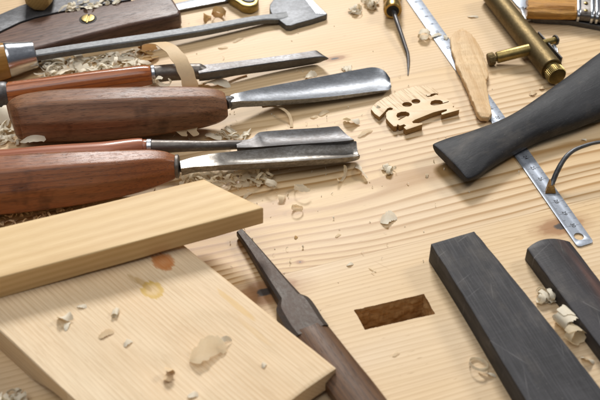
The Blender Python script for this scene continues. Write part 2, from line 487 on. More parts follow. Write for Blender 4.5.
def shaving_mat(name, col, tr=0.4, alpha=None):
    m = Mt(name)
    f = m.noise((500, 500, 500), 2, 0.6)
    f2 = m.noise((90, 90, 90), 2, 0.6)
    c = m.mix(m.ramp(f, [(0.3, 0.35), (0.65, 0)]), col, mul(col, 0.85))
    c = m.mix(m.ramp(f2, [(0.35, 0.15), (0.65, 0)]), c, (col[0] * .9, col[1] * .72, col[2] * .5))
    m.done(c, 0.55, normal=m.bump(f, 0.2, 0.0003), spec=0.3)
    t = m.n.new('ShaderNodeBsdfTranslucent'); m.l.new(c, t.inputs[0])
    x = m.n.new('ShaderNodeMixShader'); x.inputs[0].default_value = tr
    m.l.new(m.b.outputs[0], x.inputs[1]); m.l.new(t.outputs[0], x.inputs[2])
    res = x.outputs[0]
    if alpha:
        a = m.n.new('ShaderNodeBsdfTransparent'); y = m.n.new('ShaderNodeMixShader'); y.inputs[0].default_value = alpha
        m.l.new(res, y.inputs[1]); m.l.new(a.outputs[0], y.inputs[2]); res = y.outputs[0]
    m.l.new(res, m.out.inputs[0])
    return m.mat
M_shave = shaving_mat('white wood shaving', (0.95, 0.90, 0.77), 0.4)
M_thin = shaving_mat('translucent thin shaving', (0.92, 0.82, 0.62), 0.4, 0.45)
M_amber = shaving_mat('amber shaving', (0.68, 0.46, 0.20), 0.4)
M_strip = shaving_mat('cream wood strip', (0.84, 0.66, 0.42), 0.25)

# ------------------------------------------------------------------ turned handles and carving tools
OCT = dict(octo=0.8, rot=PI / 8 + PI / 8, n=64)

# big gouge with greyed octagonal handle
A, B = P(15, 121, 16), P(380, 79, 5)
t = Thing('carving_gouge', 'wide shallow gouge with bright flaring blade and thick greyed brown handle', 'gouge', (*P(120, 115, 0).xy, 0), yaw_of(P(15, 121, 16), P(228, 106, 16)), group='carving tools laid side by side')
t.part('handle', axial([(12, 122, 12), (14, 121.5, 18), (19, 120, 22.5), (32, 118, 25), (60, 116, 26.5), (100, 114.5, 27), (150, 111.5, 25), (190, 108.5, 22), (212, 106.5, 18.5), (222, 105.5, 15), (226, 105, 12)], 16, octo=0.82, rot=PI / 8, n=64, wob=0.006), M_brown, angle=60)
t.part('tang', axial([(224, 104, 6.5, 13), (228, 102.2, 6.6, 12), (231, 101.2, 5.6, 12), (234, 100.6, 4.6, 11), (242, 99.5, 3, 10)], 12, n=24), M_dark)
t.part('blade', blade([(229.5, 96.5, 230.5, 102, 14.5, 0, 7), (232, 94.6, 233.5, 101.6, 14.6, 0, 6.5), (238, 92.8, 240, 101, 14.4, 0.2, 5.6), (250, 90, 252, 101, 13, 0.8, 5), (275, 85, 277, 100.3, 10.5, 1.6, 4.5), (305, 79.5, 308, 98.5, 8, 2.6, 4),
                       (335, 73.8, 340, 95.5, 6.5, 3.2, 3.2), (360, 69, 367, 92.2, 5.8, 3.6, 2.6), (374, 67.2, 382, 90.4, 5.2, 3.4, 2), (384, 70.5, 389, 89.6, 4.6, 2.8, 1.2), (390, 78, 391.5, 86, 3.6, 1.2, .7)], k=8, m=16), M_bright, angle=50)

# gouge with red brown handle, in front
t = Thing('carving_gouge', 'deep U shaped gouge with the thickest red brown handle, nearest the spruce plank', 'gouge', (*P(60, 182, 0).xy, 0), yaw_of(P(0, 185, 17), P(176, 166, 17)), group='carving tools laid side by side')
t.part('handle', axial([(-130, 198, 26), (-60, 192, 30), (0, 185.5, 30.5), (40, 182, 29.5), (80, 178, 27.5), (120, 173.5, 24), (150, 169, 20), (165, 167.2, 16.5), (173, 166.5, 13), (176.5, 166.3, 10.5)], 17.5, octo=0.82, rot=PI / 8, n=64, wob=0.006), M_brown2, angle=60)
t.part('ferrule', axial([(175.5, 166.3, 11.5), (176, 166.3, 12), (178.5, 166.2, 12), (179, 166.2, 10.5)], 17.5, k=1), M_socket)
t.part('tang', axial([(177, 166.8, 6, 14), (180, 166.8, 5.6, 13.5), (186, 166, 4, 13), (196, 165, 3, 12)], 14, n=24), M_dark)
t.part('blade', blade([(180, 161, 181, 168.5, 18.5, 0, 6), (192, 157.5, 193, 167, 17.6, 0, 5), (207, 154.5, 208, 166, 16.5, 0, 4.8), (217, 153, 218, 165.4, 15.8, 0.5, 4.6), (228, 151.8, 229, 164.7, 15, 2.0, 4.6), (245, 150.2, 246, 163.8, 14, 3.0, 4.4),
                       (280, 147, 281, 161.8, 12.5, 3.6, 4.4), (320, 143.2, 321, 159.3, 11, 3.9, 4.2), (345, 141.2, 347, 157.4, 10, 3.9, 3.6), (354.5, 141, 358.5, 155.8, 9.6, 3.7, 2.8), (356.5, 141.6, 360, 154.8, 9.3, 3.2, 1.6)], k=7, m=18), M_gouge, angle=50)

# round gouge behind it, mostly hidden
t = Thing('carving_gouge', 'paddle shaped dark gouge with scratched grey socket, reddish handle hidden behind the thickest one', 'gouge', (*P(60, 152, 0).xy, 0), yaw_of(P(0, 157, 11), P(145, 147, 11)), group='carving tools laid side by side')
t.part('handle', axial([(-120, 169, 12), (-40, 163, 13), (0, 162, 12.6), (50, 158, 12.8), (100, 154.5, 12.5), (125, 150.2, 11), (138, 148, 10), (143, 147.5, 9.3)], 13, n=40), M_pink, angle=50)
t.part('collar', axial([(142.5, 147.6, 8), (145, 147.4, 8.2), (147.5, 147.2, 7.8)], 13, k=2), M_pink, label='pale worn neck of the handle')
fe = t.part('socket', axial([(152, 146.8, 7.2), (165, 146.5, 6.6), (185, 146, 5.8), (205, 145.8, 5.2, 12), (225, 145, 5, 11.5), (240, 144.6, 4.6, 10.5), (250, 144, 3.4, 9.5)], 13, n=32), M_socket)
t.part('ferrule', axial([(147, 147.2, 8), (147.5, 147.2, 8.7), (151.5, 147, 8.6), (152.2, 147, 7.6)], 13, k=1), M_chrome)
t.part('blade', blade([(236, 140.6, 237, 147.5, 12.6, -.3, 3), (247, 139.5, 249, 147.3, 13, -.2, 3), (253, 137.4, 256, 147, 13.2, 0, 2.6), (257, 133.5, 262, 146.6, 13.2, 0.5, 2), (263, 131.6, 270, 146, 13, 1.2, 2), (285, 129.8, 290, 144.6, 12.6, 1.8, 2), (320, 127.6, 325, 142.4, 12, 1.8, 2), (336, 126.2, 346, 140.8, 11.8, 1.4, 2), (339, 126.6, 354, 139.6, 11.6, 0.8, 1.2)], k=6, m=14), M_dark, angle=50)

# V parting tool
t = Thing('parting_tool', 'narrow V parting tool with a glossy red varnished handle between two steel ferrules', 'chisel', (*P(80, 85, 0).xy, 0), yaw_of(P(10, 93, 9), P(150, 75, 9)), group='carving tools laid side by side')
t.part('handle', axial([(9, 93.5, 11.8), (14, 93, 11.8), (50, 88, 11.6), (90, 82.5, 11.4), (125, 78, 11), (142, 75.8, 10.6), (149, 75, 9.8), (152, 74.6, 8.6)], 10, octo=0.35, rot=0, n=48), M_varn, angle=60)
t.part('end_cap', axial([(-30, 99, 5), (-24, 98, 9), (-12, 96.5, 12.5), (0, 95, 13.2), (5, 94.2, 12.9), (8.5, 93.8, 11.6)], 10, n=40), M_dark, label='round dark steel end cap')
t.part('ferrule', axial([(151, 74.6, 9), (152, 74.5, 10), (154.5, 74.2, 10), (155, 74.1, 8.6)], 10, k=1), M_chrome)
t.part('socket', axial([(154, 74.2, 8.6), (170, 72.5, 8.4), (185, 71.8, 8.2), (197, 71.4, 8), (201, 71.2, 7.6), (206, 71, 5), (214, 70.6, 3)], 10, n=32), M_socket)
def vsec(st, k=6):
    rings = []
    for bx, by, fx, fy, z, h in spline(st, k):
        b, f = P(bx, by, z), P(fx, fy, z)
        d = (f - b)
        rings.append([b + d * .06, b + d * .5 - Vector((0, 0, .25)), b + d * .94, f + Vector((0, 0, -.5)), f + d * -.04 + Vector((0, 0, -h * .55)), f + d * -.3 + Vector((0, 0, -h)),
                      b + d * .3 + Vector((0, 0, -h)), b + d * .04 + Vector((0, 0, -h * .5)), b + Vector((0, 0, -.5))])
    return loft(rings)
t.part('blade', vsec([(197, 64.8, 199, 73.6, 13.5, 8), (206, 64, 208, 72, 13.2, 8.4), (222, 62.2, 225, 69.6, 12.4, 8), (240, 60.2, 243, 66.8, 11.4, 7.8), (270, 56.5, 273, 62.5, 10, 8), (300, 52.2, 304, 58.4, 9, 7.6), (312, 50.2, 320, 56.6, 8.6, 6.8), (315, 49.9, 326, 57, 8.2, 5), (316.5, 50.2, 329, 58.3, 7.6, 1.2)]), M_dark, angle=25)

# flared chisel with chromed ferrule
t = Thing('flared_chisel', 'long square shanked chisel with flared spade blade, bright ferrule and ochre handle', 'chisel', (*P(60, 50, 0).xy, 0), yaw_of(P(9, 60, 11), P(250, 20, 6)), group='carving tools laid side by side')
t.part('handle', axial([(-120, 88, 17), (-50, 74, 19), (-15, 65.5, 19), (0, 61.5, 18.6), (7, 60, 17.8)], 12, n=40, octo=.3), M_ochre)
t.part('ferrule', axial([(6.5, 60.2, 16.6), (7.2, 60, 17.6), (10, 59.5, 17.6), (20, 57.4, 15.6), (32, 55, 13.8), (35, 54.4, 13.4), (36, 54.2, 11.5)], 12, k=2, n=48), M_chrome)
def barsec(st, k=5, ch=.12):
    rings = []
    for bx, by, fx, fy, z, h in spline(st, k):
        b, f = P(bx, by, z), P(fx, fy, z)
        d = f - b
        c = d * ch; e = Vector((0, 0, -h * ch))
        H = Vector((0, 0, -h))
        rings.append([b + c, f - c, f + e, f + H - e, f + H - c, b + H + c, b + H - e, b + e])
    return loft(rings)
t.part('shank', barsec([(30, 50.2, 31, 56.4, 14, 5), (60, 45.5, 61, 51.6, 13.2, 5), (100, 39.6, 101, 45.6, 12, 5), (150, 32.2, 151, 38.6, 10.4, 5), (200, 24.3, 201, 30.8, 8.8, 5), (240, 17.6, 241, 23.2, 7.4, 4.6), (262, 14.2, 264, 19.4, 6.2, 4.2), (276, 12.6, 279, 19.0, 5.2, 4), (290, 10, 292, 17, 4.4, 3)]), M_bar, angle=25)
bo = [(271, 12.6), (269.5, 8), (270, 4), (273, 0), (279, -7), (288, -13), (298, -14), (327.2, 13.4), (326, 14.6), (312, 19.2), (298, 23), (291, 25.4), (286, 25.2), (282, 22.2), (277.5, 18.6)]
bl_ = t.part('blade', curve_slab([px_poly(bo, 4.6)], 4.6, 4.6, 0.5), M_steel)
t.part('cutting_bevel', barsec([(296, -13.2, 300, -13.5, 4.75, .5), (306, 0, 312.5, 0, 4.75, .5), (316, 13.2, 326.6, 13.8, 4.75, .5)], k=2, ch=.02), M_bright, parent=bl_, label='brightly ground cutting bevel')

# ------------------------------------------------------------------ top-left rosewood tool
t = Thing('rosewood_plane', 'dark rosewood tool with grey steel plate and slotted brass nut, upper left corner', 'plane', (*P(90, 20, 0).xy, 0), yaw_of(P(0, 45, 12), P(170, 5, 12)))
wo = [(-60, 66), (-30, 50), (-10, 38), (0, 32), (20, 22.5), (35, 17.5), (60, 12), (100, 5), (130, 0), (150, -6), (166, -8), (172, -3), (176, 3), (180.5, 10), (179, 14), (170, 16.5), (130, 24), (100, 31.5), (80, 36.5), (60, 41.5), (35, 48.5), (0, 57), (-60, 72)]
body = t.part('body', curve_slab([px_poly(wo, 12)], 12, 12, 2.2, 4), M_rose, angle=60)
so = [(-60, 44), (-20, 24.5), (0, 14), (20, 5.5), (45, -3), (80, -10), (130, -8), (131, -1), (100, 4.2), (60, 11.2), (35, 16.7), (20, 21.7), (0, 31.2), (-10, 37), (-30, 49), (-60, 64)]
t.part('steel_plate', curve_slab([px_poly(so, 10.6)], 10.6, 10, 0.4), M_plate)
t.part('blade', curve_slab([px_poly([(150, 16), (180, 9.4), (212, 3.2), (232, -0.5), (245, -6), (215, -6), (172, 4), (150, 8)], 3)], 3, 1.2, 0.2), M_bright)
c = P(88, 19, 12)
t.part('nut_shade_disc', tube([(c + Vector((0, 0, -.6)), 6.0), (c + Vector((0, 0, .12)), 6.0), (c + Vector((0, 0, .2)), 5.6)], up=Vector((0, 1, 0))), M_recess_shade)  # solid disc on the wood, painted dark as the shade round a sunk nut
def half_disc(c, r, sgn, gap=.35, n=14, ang=0.0):
    o = []
    for i in range(n + 1):
        a = -PI / 2 + PI * i / n
        o.append(Vector((sgn * (gap + (r - gap) * math.cos(a)), r * math.sin(a), 0)))
    rot = Matrix.Rotation(ang, 3, 'Z')
    return [c + rot @ v for v in (o if sgn > 0 else o[::-1])]
nut = t.part('brass_nut', join(*[curve_slab([half_disc(c + Vector((0, .3, 0)), 4.5, s, .5)], c.z + .9, 1.2, .25) for s in (1, -1)]), M_brassb)
t.part('screw', curve_slab([[c + Vector((x, y, 0)) for x, y in ((-.6, -5.2), (.6, -5.2), (.55, 3), (-.55, 3))]], c.z + .75, 1.0, .1), M_brassb, parent=nut)

# boxwood handle lying on it
t = Thing('boxwood_handle', 'pale yellow boxwood handle end lying on the grey steel plate', 'handle', (*P(39, 0, 11).xy, 10.6), yaw_of(P(39, 10, 19), P(44, -60, 19)))
t.part('handle', axial([(36.5, 1.2, 6.5), (36.8, 0.5, 11), (37.6, -1.5, 13.4), (39, -8, 14.4), (41, -30, 14.6), (44, -70, 15)], 19.5, octo=.7, rot=PI / 8, n=48), M_box)
t.part('ferrule', axial([(44, -70, 15.3), (44.6, -82, 14.6)], 19.5, k=1), M_gold)

# brass block at the top edge
t = Thing('brass_finger_plane', 'small rounded brass block with grey top at the upper edge above the flared chisel', 'plane', (*P(244, 2, 0).xy, 0), 0)
bp = [(221, -12), (228, -4), (237, 1.5), (242, 4.8), (250, 6), (256, 4), (258.6, 0), (257, -8), (250, -18), (230, -22)]
t.part('body', curve_slab([px_poly(bp, 7, 3)], 7, 6.6, 1.0, 3), M_brassb)
t.part('top_plate', curve_slab([px_poly([(238, -3), (245, 1), (251, 1.5), (255, -1), (253, -10), (240, -12)], 7.6, 3)], 7.8, .9, .2), M_plate)

# ------------------------------------------------------------------ planks
def hexa(top, bot, z_top, z_bot, bev=0.8, sub=12):
    tp = [P(x, y, z) for (x, y), z in zip(top, z_top)]
    bt = [Vector((p.x + dx, p.y + dy, z)) for p, (dx, dy), z in zip(tp, bot, z_bot)]
    bm = bmesh.new()
    vs = [bm.verts.new(p) for p in tp + bt]
    for f in ((0, 1, 2, 3), (7, 6, 5, 4), (0, 4, 5, 1), (1, 5, 6, 2), (2, 6, 7, 3), (3, 7, 4, 0)):
        bm.faces.new([vs[i] for i in f])
    bmesh.ops.subdivide_edges(bm, edges=bm.edges[:], cuts=sub, use_grid_fill=True)
    sharp = [e for e in bm.edges if len(e.link_faces) == 2 and e.calc_face_angle(0) > .6]
    bmesh.ops.bevel(bm, geom=sharp, offset=bev, segments=3, affect='EDGES', profile=.5)
    for v in bm.verts:
        v.co += v.normal * (mnoise.noise(v.co * .06) * .35)
    bm.verts.index_update()
    r = [v.co.copy() for v in bm.verts], [tuple(v.index for v in f.verts) for f in bm.faces]
    bm.free(); return r

top = [(204, 178.8), (263.5, 207.8), (-90, 301), (-90, 249)]
yp = yaw_of(P(-40, 291, 31), P(263, 208, 30))
single('spruce_plank', hexa(top, [(0, 0), (-.3, .6), (0, 1), (0, 0)], [32.5, 32.2, 36, 35], [20.4, 20.4, 20.2, 20.2], .6), M_spruce,
       'straight grained pale spruce plank lying across the lower block, beside the gouge handles', 'plank', (*P(80, 240, 20).xy, 20.3), yp)

def block_material():
    m = Mt('planed maple block')
    o = m.sep(m.tc.outputs['Object'])
    n1 = m.noise((5, 30, 30), 2, 0.5)
    u = m.math('MULTIPLY_ADD', n1, 2.0, m.math('MULTIPLY', o[1], 430.0))
    u = m.math('MULTIPLY_ADD', o[2], 300.0, u)
    band = m.ramp(m.math('FRACT', u), [(0, 0), (.55, .3), (.85, 1), (1, 0)])
    pat = m.noise((10, 30, 30), 3, .55, loc=(3, 3, 0))
    base, dark = (0.79, 0.635, 0.43), (0.54, 0.35, 0.17)
    c = m.mix(m.math('MULTIPLY', band, m.ramp(pat, [(.35, .25), (.65, .75)])), base, dark)
    # scalloped tool facets a little warmer or paler
    v = m.n.new('ShaderNodeTexVoronoi'); v.inputs['Scale'].default_value = 1
    m.l.new(m.mapping((16, 34, 30)), v.inputs['Vector'])
    c = m.mix(m.ramp(m.sep(v.outputs['Color'])[0], [(0, 0), (1, .28)]), c, (0.66, 0.48, 0.31))
    fb = m.noise((40, 1600, 1600), 3, .6)
    c = m.mix(m.ramp(fb, [(.38, .3), (.55, 0)]), c, (.46, .31, .16))
    pr = m.noise((150, 1500, 900), 1, .4, loc=(1, 2, 3))
    c = m.mix(m.ramp(pr, [(.66, 0), (.75, .22)]), c, (.38, .22, .09))
    lg = m.noise((7, 22, 22), 3, .6, loc=(6, 2, 0))
    c = m.mix(m.ramp(lg, [(.4, 0), (.7, .4)]), c, (.70, .46, .24))
    # glue and varnish stains
    def blob(x, y, rx, ry, col, amt, ring=False):
        nonlocal c
        q = BINV @ P(x, y, ZB(x))
        dx = m.math('MULTIPLY', m.math('SUBTRACT', o[0], q.x * MM), 1000 / rx); dy = m.math('MULTIPLY', m.math('SUBTRACT', o[1], q.y * MM), 1000 / ry)
        d = m.math('SQRT', m.math('MULTIPLY_ADD', dx, dx, m.math('MULTIPLY', dy, dy)))
        d = m.math('MULTIPLY_ADD', m.math('SUBTRACT', m.noise((120, 700, 260), 3, .7), .5), .9, d)
        st = [(0, 0.35), (.45, .5), (.72, 1), (.9, .9), (1.0, 0)] if ring else [(0, .8), (.6, 1), (.85, .8), (1.05, 0)]
        c = m.mix(m.math('MULTIPLY', m.ramp(d, st), amt), c, col)
    blob(152, 290, 6.4, 5.4, (.58, .36, .04), .75, True)
    blob(143, 284, 7, 1.6, (.45, .27, .08), .6)
    blob(133, 279, 5, 1.2, (.40, .24, .08), .5)
    blob(163, 262, 7.2, 5.6, (.48, .145, .012), .85)
    blob(236, 305, 15, 1.8, (.66, .42, .14), .55)
    blob(255, 332, 12, 1.6, (.64, .42, .18), .35)
    blob(300, 336, 6, 1.4, (.62, .42, .18), .4)
    nr = m.bump(fb, .25, .00015)
    h = m.noise((26, 30, 30), 2, .5, loc=(8, 1, 0))
    nr = m.bump(h, .6, .0016, nr)
    nr = m.bump(v.outputs['Distance'], .25, .0015, nr)
    return m.done(c, .55, normal=nr, spec=.3)

BY = yaw_of(P(186, 250, 18), P(336, 368, 18))
BC = P(170, 340, 18); BLOC = Vector((BC.x, BC.y, 0))
BINV = root_matrix(BLOC, BY).inverted()
def ZB(x):
    return 20.5 - 5 * max(-.1, min(1.05, x / 336))

def lower_block():
    back = [(-48, 287), (-20, 270), (10, 258), (45, 250), (75, 243), (110, 234), (158, 224)]
    front = [(110, 432), (170, 455), (225, 445), (265, 425), (292, 399), (336, 368)]
    n = 90
    def poly(pl, t):
        s = t * (len(pl) - 1); i = min(int(s), len(pl) - 2); f = s - i
        sp = spline(pl, 8)
        q = t * (len(sp) - 1); j = min(int(q), len(sp) - 2); g = q - j
        return (sp[j][0] * (1 - g) + sp[j + 1][0] * g, sp[j][1] * (1 - g) + sp[j + 1][1] * g)
    rows = []
    NS = 110
    for i in range(NS + 1):
        s = i / NS
        ring_t, ring_b = [], []
        for j in range(n + 1):
            t = j / n
            a, b = poly(back, t), poly(front, t)
            x, y = a[0] + (b[0] - a[0]) * s, a[1] + (b[1] - a[1]) * s
            p = P(x, y, ZB(x))
            lip = min(t, 1 - t, s * 1.2, (1 - s) * 1.2)
            dent = 0
            for (cx, cy, r, dp) in ((208, 352, 26, .9), (176, 378, 22, .7), (70, 398, 46, .8), (125, 318, 30, .35), (268, 345, 22, .35), (240, 400, 30, .5)):
                q = P(cx, cy, ZB(cx)); dd = (p - q).length / r
                if dd < 1: dent = max(dent, dp * (1 - dd * dd) ** 1.2)
            z = ZB(x) - dent - (0.5 if lip < .002 else 0) + mnoise.noise(p * .05) * .25
            ring_t.append(Vector((p.x, p.y, z)))
            u = (BINV @ p).x
            L = (BINV @ P(18, 346, 18)).x
            e = max(0, min(1, (u - L) / 32))
            zb = 8.5 * e * e * (3 - 2 * e) if t < .5 else 8.5 * e * e * (3 - 2 * e) * max(0, 1 - (t - .5) * 1.2)
            if t > .5 and s < .5: zb *= .3
            ring_b.append(Vector((p.x, p.y, zb)))
        rows.append(ring_t + ring_b[::-1])
    return loft(rows)
single('wood_block', lower_block(), block_material(), 'thick pale block with scooped dents and glue stains, under the spruce plank', 'wood block', BLOC, BY, angle=40)

# ------------------------------------------------------------------ rusty chisel in the middle
t = Thing('old_chisel', 'old chisel with rust pitted tapering shank and dark walnut handle beside the pale block', 'chisel', (*P(310, 330, 0).xy, 0), yaw_of(P(240, 229, 8), P(362, 396, 10)))
t.part('shank', barsec([(236.5, 231.5, 242.5, 228.5, 5, 4), (247, 247, 256, 243, 6, 5), (258, 265, 271.5, 260.5, 7, 6), (269, 283, 286, 277, 8, 7), (279, 299.5, 300, 292, 9, 8)], ch=.14), M_rust, angle=25)
t.part('bolster', barsec([(279, 299, 299, 292, 9.5, 8), (277.2, 304, 306.5, 294.5, 9.8, 9), (276.5, 309, 311, 298, 10.2, 9.6), (281, 318, 316.5, 305.5, 10.8, 10.2), (287, 328, 323, 315.8, 11.3, 10.8), (294, 336.5, 328.5, 323, 11.5, 11)], ch=.14), M_rust, angle=25)
t.part('handle', barsec([(291, 333, 326, 319.5, 11.6, 11.2), (300, 342.5, 334.5, 330, 11.8, 11.4), (318, 369, 356, 357, 11.8, 11.4), (339, 399.5, 379.5, 386, 11.8, 11.4), (380, 460, 424, 446, 11.8, 11.4), (410, 505, 452, 492, 11, 10)], ch=.24), M_handle, angle=50)

# ------------------------------------------------------------------ ebony blanks
def taper_block(L, Rr, z, h, crown=0, m=10, end=None, k=4):
    rings = []
    st = spline([(*a, *b) for a, b in zip(L, Rr)], k)
    for i, (ax, ay, bx, by) in enumerate(st):
        a, b = P(ax, ay, z), P(bx, by, z)
        tp, bt = [], []
        for j in range(m + 1):
            t_ = j / m
            e = 1 - (2 * t_ - 1) ** 2
            p = a.lerp(b, t_)
            ed = .0 if 0 < j < m else 0
            if end and i == 0: p = p + end * e
            jit = mnoise.noise(p * .35) * .25
            tp.append(p + Vector((0, 0, crown * e + jit * .3)) + ((b - a).normalized() * (jit if j in (0, m) else 0)))
            q = p.copy(); q.z = 0.05; bt.append(q)
        rings.append(tp + bt[::-1])
    V, Fc = loft(rings)
    me = bpy.data.meshes.new('tmp'); me.from_pydata(V, [], Fc)
    bm = bmesh.new(); bm.from_mesh(me); bmesh.ops.recalc_face_normals(bm, faces=bm.faces)
    sh = [e for e in bm.edges if len(e.link_faces) == 2 and e.calc_face_angle(0) > .8]
    bmesh.ops.bevel(bm, geom=sh, offset=.45, segments=2, affect='EDGES', profile=.5)
    bm.verts.index_update()
    r = [v.co.copy() for v in bm.verts], [tuple(v.index for v in f.verts) for f in bm.faces]
    bm.free(); bpy.data.meshes.remove(me)
    return r
dirA = (P(430, 244, 13) - P(525, 400, 13)).normalized()
single('ebony_blank', taper_block([(430.5, 243.8), (466.5, 301), (525, 399), (600, 520)], [(474.5, 231), (531, 300), (609, 399), (700, 520)], 13, 13, k=12), M_eb1,
       'flat topped sawn black ebony blank with scratches, right of the mortise', 'ebony blank', (*P(500, 320, 0).xy, 0), yaw_of(P(430, 244, 13), P(525, 400, 13)))
dirB = (P(527, 249, 7) - P(600, 346, 7)).normalized()
single('ebony_fingerboard', taper_block([(527, 248.5), (550, 280), (600, 346.5), (690, 466)], [(570, 241.5), (601, 282), (665, 366), (770, 500)], 8.6, 8.6, crown=1.3, m=20, end=dirB * 3.6, k=12), M_eb2,
       'round topped planed ebony fingerboard blank with a brown streak, at the right edge', 'fingerboard', (*P(570, 270, 0).xy, 0), yaw_of(P(548, 245, 9), P(640, 366, 9)))

# ------------------------------------------------------------------ flared ebony piece
def tail(st, k=8, m=22):
    rings = []
    q = spline(st, k)
    for i, (bx, by, fx, fy, zb, ze, cr) in enumerate(q):
        b, f = P(bx, by, ze), P(fx, fy, ze)
        tp, bt = [], []
        for j in range(m + 1):
            t_ = j / m
            a = PI * t_
            x = .5 - .5 * math.cos(a)
            e = math.sin(a) ** .9
            p = b.lerp(f, x)
            tp.append(p + Vector((0, 0, cr * e)))
            bt.append(p + Vector((0, 0, -(ze - zb) * min(1, math.sin(a) * 1.6) - (0.6 if 0 < j < m else 0))))
        rings.append(tp + bt[::-1][1:-1])
    return loft(rings)
st = [(434, 146.2, 464, 176, 9.2, 10.2, .6), (433, 144.6, 466.5, 178.2, 6.6, 10, 1.8), (437, 142.6, 471, 178.4, 5.5, 9.6, 3), (448, 139, 480.5, 174.2, 4.4, 9.2, 4.6), (470, 133, 492, 165, 3, 8.6, 6), (497, 123.6, 513, 151.5, 1.6, 8.2, 6.8), (517, 113.5, 535, 139.2, 1.2, 8.2, 7.2), (540, 98, 558, 130.6, 1.2, 8.6, 7.6), (570, 76.5, 587, 120.5, 1.2, 9, 8.6), (602, 53, 616, 108, 1.2, 9.4, 9.4), (650, 22, 668, 82, 1.2, 10, 10), (690, -4, 712, 56, 2, 9, 6)]
single('ebony_tailpiece', tail(st), M_eb3, 'smooth black ebony tailpiece with waisted body and flared end, lying across the steel ruler', 'tailpiece', (*P(530, 120, 0).xy, 0), yaw_of(P(450, 160, 8), P(600, 80, 8)), angle=60)

# ------------------------------------------------------------------ steel ruler
Lr = [(407, 0), (577, 246)]
def ruler():
    a0, a1 = P(407, 0, 0.9), P(576.8, 245.6, 0.9)
    b0, b1 = P(424.6, 0, 0.9), P(594, 242, 0.9)
    u = (a1 - a0).normalized()
    w = (b1 - a1); w = w - u * w.dot(u)
    W = w.length; w.normalize()
    m30 = P(571, 226, 0.9)
    s30 = (m30 - a1).dot(u)
    o30 = a1 + u * s30
    L = 318
    end = a1 + u * 0.0
    rr = 2.2
    out = []
    e0 = end + u * 1.0
    for k in range(7):
        an = k / 6 * PI / 2
        out.append(e0 - u * rr + w * rr + (-w * math.cos(an) + u * math.sin(an)) * rr)
    for k in range(7):
        an = k / 6 * PI / 2
        out.append(e0 - u * (rr + .6) + w * (W - rr) + (u * math.cos(an) + w * math.sin(an)) * rr)
    st_ = e0 - u * L
    out += [st_ + w * W, st_]
    t = Thing('steel_ruler', 'thin steel ruler with centimetre marks and end hole, running under the ebony tailpiece', 'ruler', (*o30.xy, 0), yaw_of(a0, a1))
    hc = P(578.9, 236.3, .9)
    bar = t.part('blade', curve_slab([out, circle(hc, 2.7, 28)], .9, .8, .12, 1), M_ruler)
    z = Vector((0, 0, .93 - .9))
    V, Fc = [], []
    def tick(c, l, wd, side):
        p = c + z; n = len(V)
        a = Vector((0, 0, 0)) if side > 0 else w * (W - l)
        p = p + a
        V.extend([p - u * wd, p + u * wd, p + u * wd + w * l, p - u * wd + w * l]); Fc.append((n, n + 1, n + 2, n + 3))
    for mm_ in range(1, 301):
        c = o30 - u * (300 - mm_)
        l = 4.2 if mm_ % 10 == 0 else (3.0 if mm_ % 5 == 0 else 1.9)
        tick(c + w * .3, l, .08 if mm_ % 10 else .1, 1)
        if mm_ % 10 == 0 or mm_ % 5 == 0: tick(c - w * .3, 3.0 if mm_ % 10 == 0 else 1.8, .08, -1)
    t.part('graduation_marks', (V, Fc), M_black, parent=bar)
    ang = math.atan2(u.y, u.x)
    for cm in range(1, 31):
        cu = bpy.data.curves.new('digits', 'FONT'); cu.body = str(cm); cu.size = 3.3; cu.align_x = 'CENTER'; cu.align_y = 'CENTER'; cu.offset = .05
        ob = bpy.data.objects.new('tmp', cu); COL.objects.link(ob)
        me = bpy.data.meshes.new_from_object(ob)
        c = o30 - u * (300 - cm * 10 + .2) + w * (W * .53)
        mat = Matrix.Translation(Vector((c.x, c.y, .945))) @ Matrix.Rotation(ang, 4, 'Z')
        geo = [mat @ v.co for v in me.vertices], [tuple(p.vertices) for p in me.polygons]
        bpy.data.objects.remove(ob); bpy.data.curves.remove(cu)
        if geo[0]: t.part('numeral', geo, M_black, parent=bar)
ruler()

# ------------------------------------------------------------------ bent wire tool
t = Thing('wire_hook', 'bent steel wire whose rusty amber wedge tip stands on the ruler', 'hook', (*P(550, 190, 0).xy, 1), 0)
wp = [(551.5, 186, 3.4, 1.4), (553.2, 181, 5, 1.5), (556, 174, 8, 1.55), (560.5, 165, 12, 1.45), (566, 157, 15, 1.35), (574, 150.2, 17, 1.2), (587, 145, 18, 1.1), (600, 142, 18, 1.05), (625, 140, 14, 1.1), (660, 146, 2, 1.1), (668, 148, 1.3, 1.0)]
t.part('wire', tube([(P(x, y, z), r) for x, y, z, r in spline(wp, 6)], n=14, wob=.12), M_steel)
c0, c1, tp_ = P(545.2, 193.4, 1.2), P(556, 193.4, 1.2), P(551.2, 180, 5.6)
bx = (c1 - c0)
t.part('tip', loft([[c0, c1, c1 + Vector((.2, 3.4, 0)), c0 + Vector((.8, 3.4, 0))],
                    [c0.lerp(tp_, .35) + Vector((0, 0, 1.4)), c1.lerp(tp_, .35) + Vector((0, 0, 1.4)), c1.lerp(tp_, .35) + Vector((0, 2.2, .6)), c0.lerp(tp_, .35) + Vector((0, 2.2, .6))],
                    [tp_ + Vector((-.9, -.8, 0)), tp_ + Vector((1.0, -.8, 0)), tp_ + Vector((1.0, .8, 0)), tp_ + Vector((-.9, .8, 0))]]),
       steel('amber corroded tip', (0.50, 0.27, 0.06), rust=(0.16, 0.06, 0.015), rust_amt=.6, rough=.4, spots=.6, metal=.6, pit=.5), angle=30)

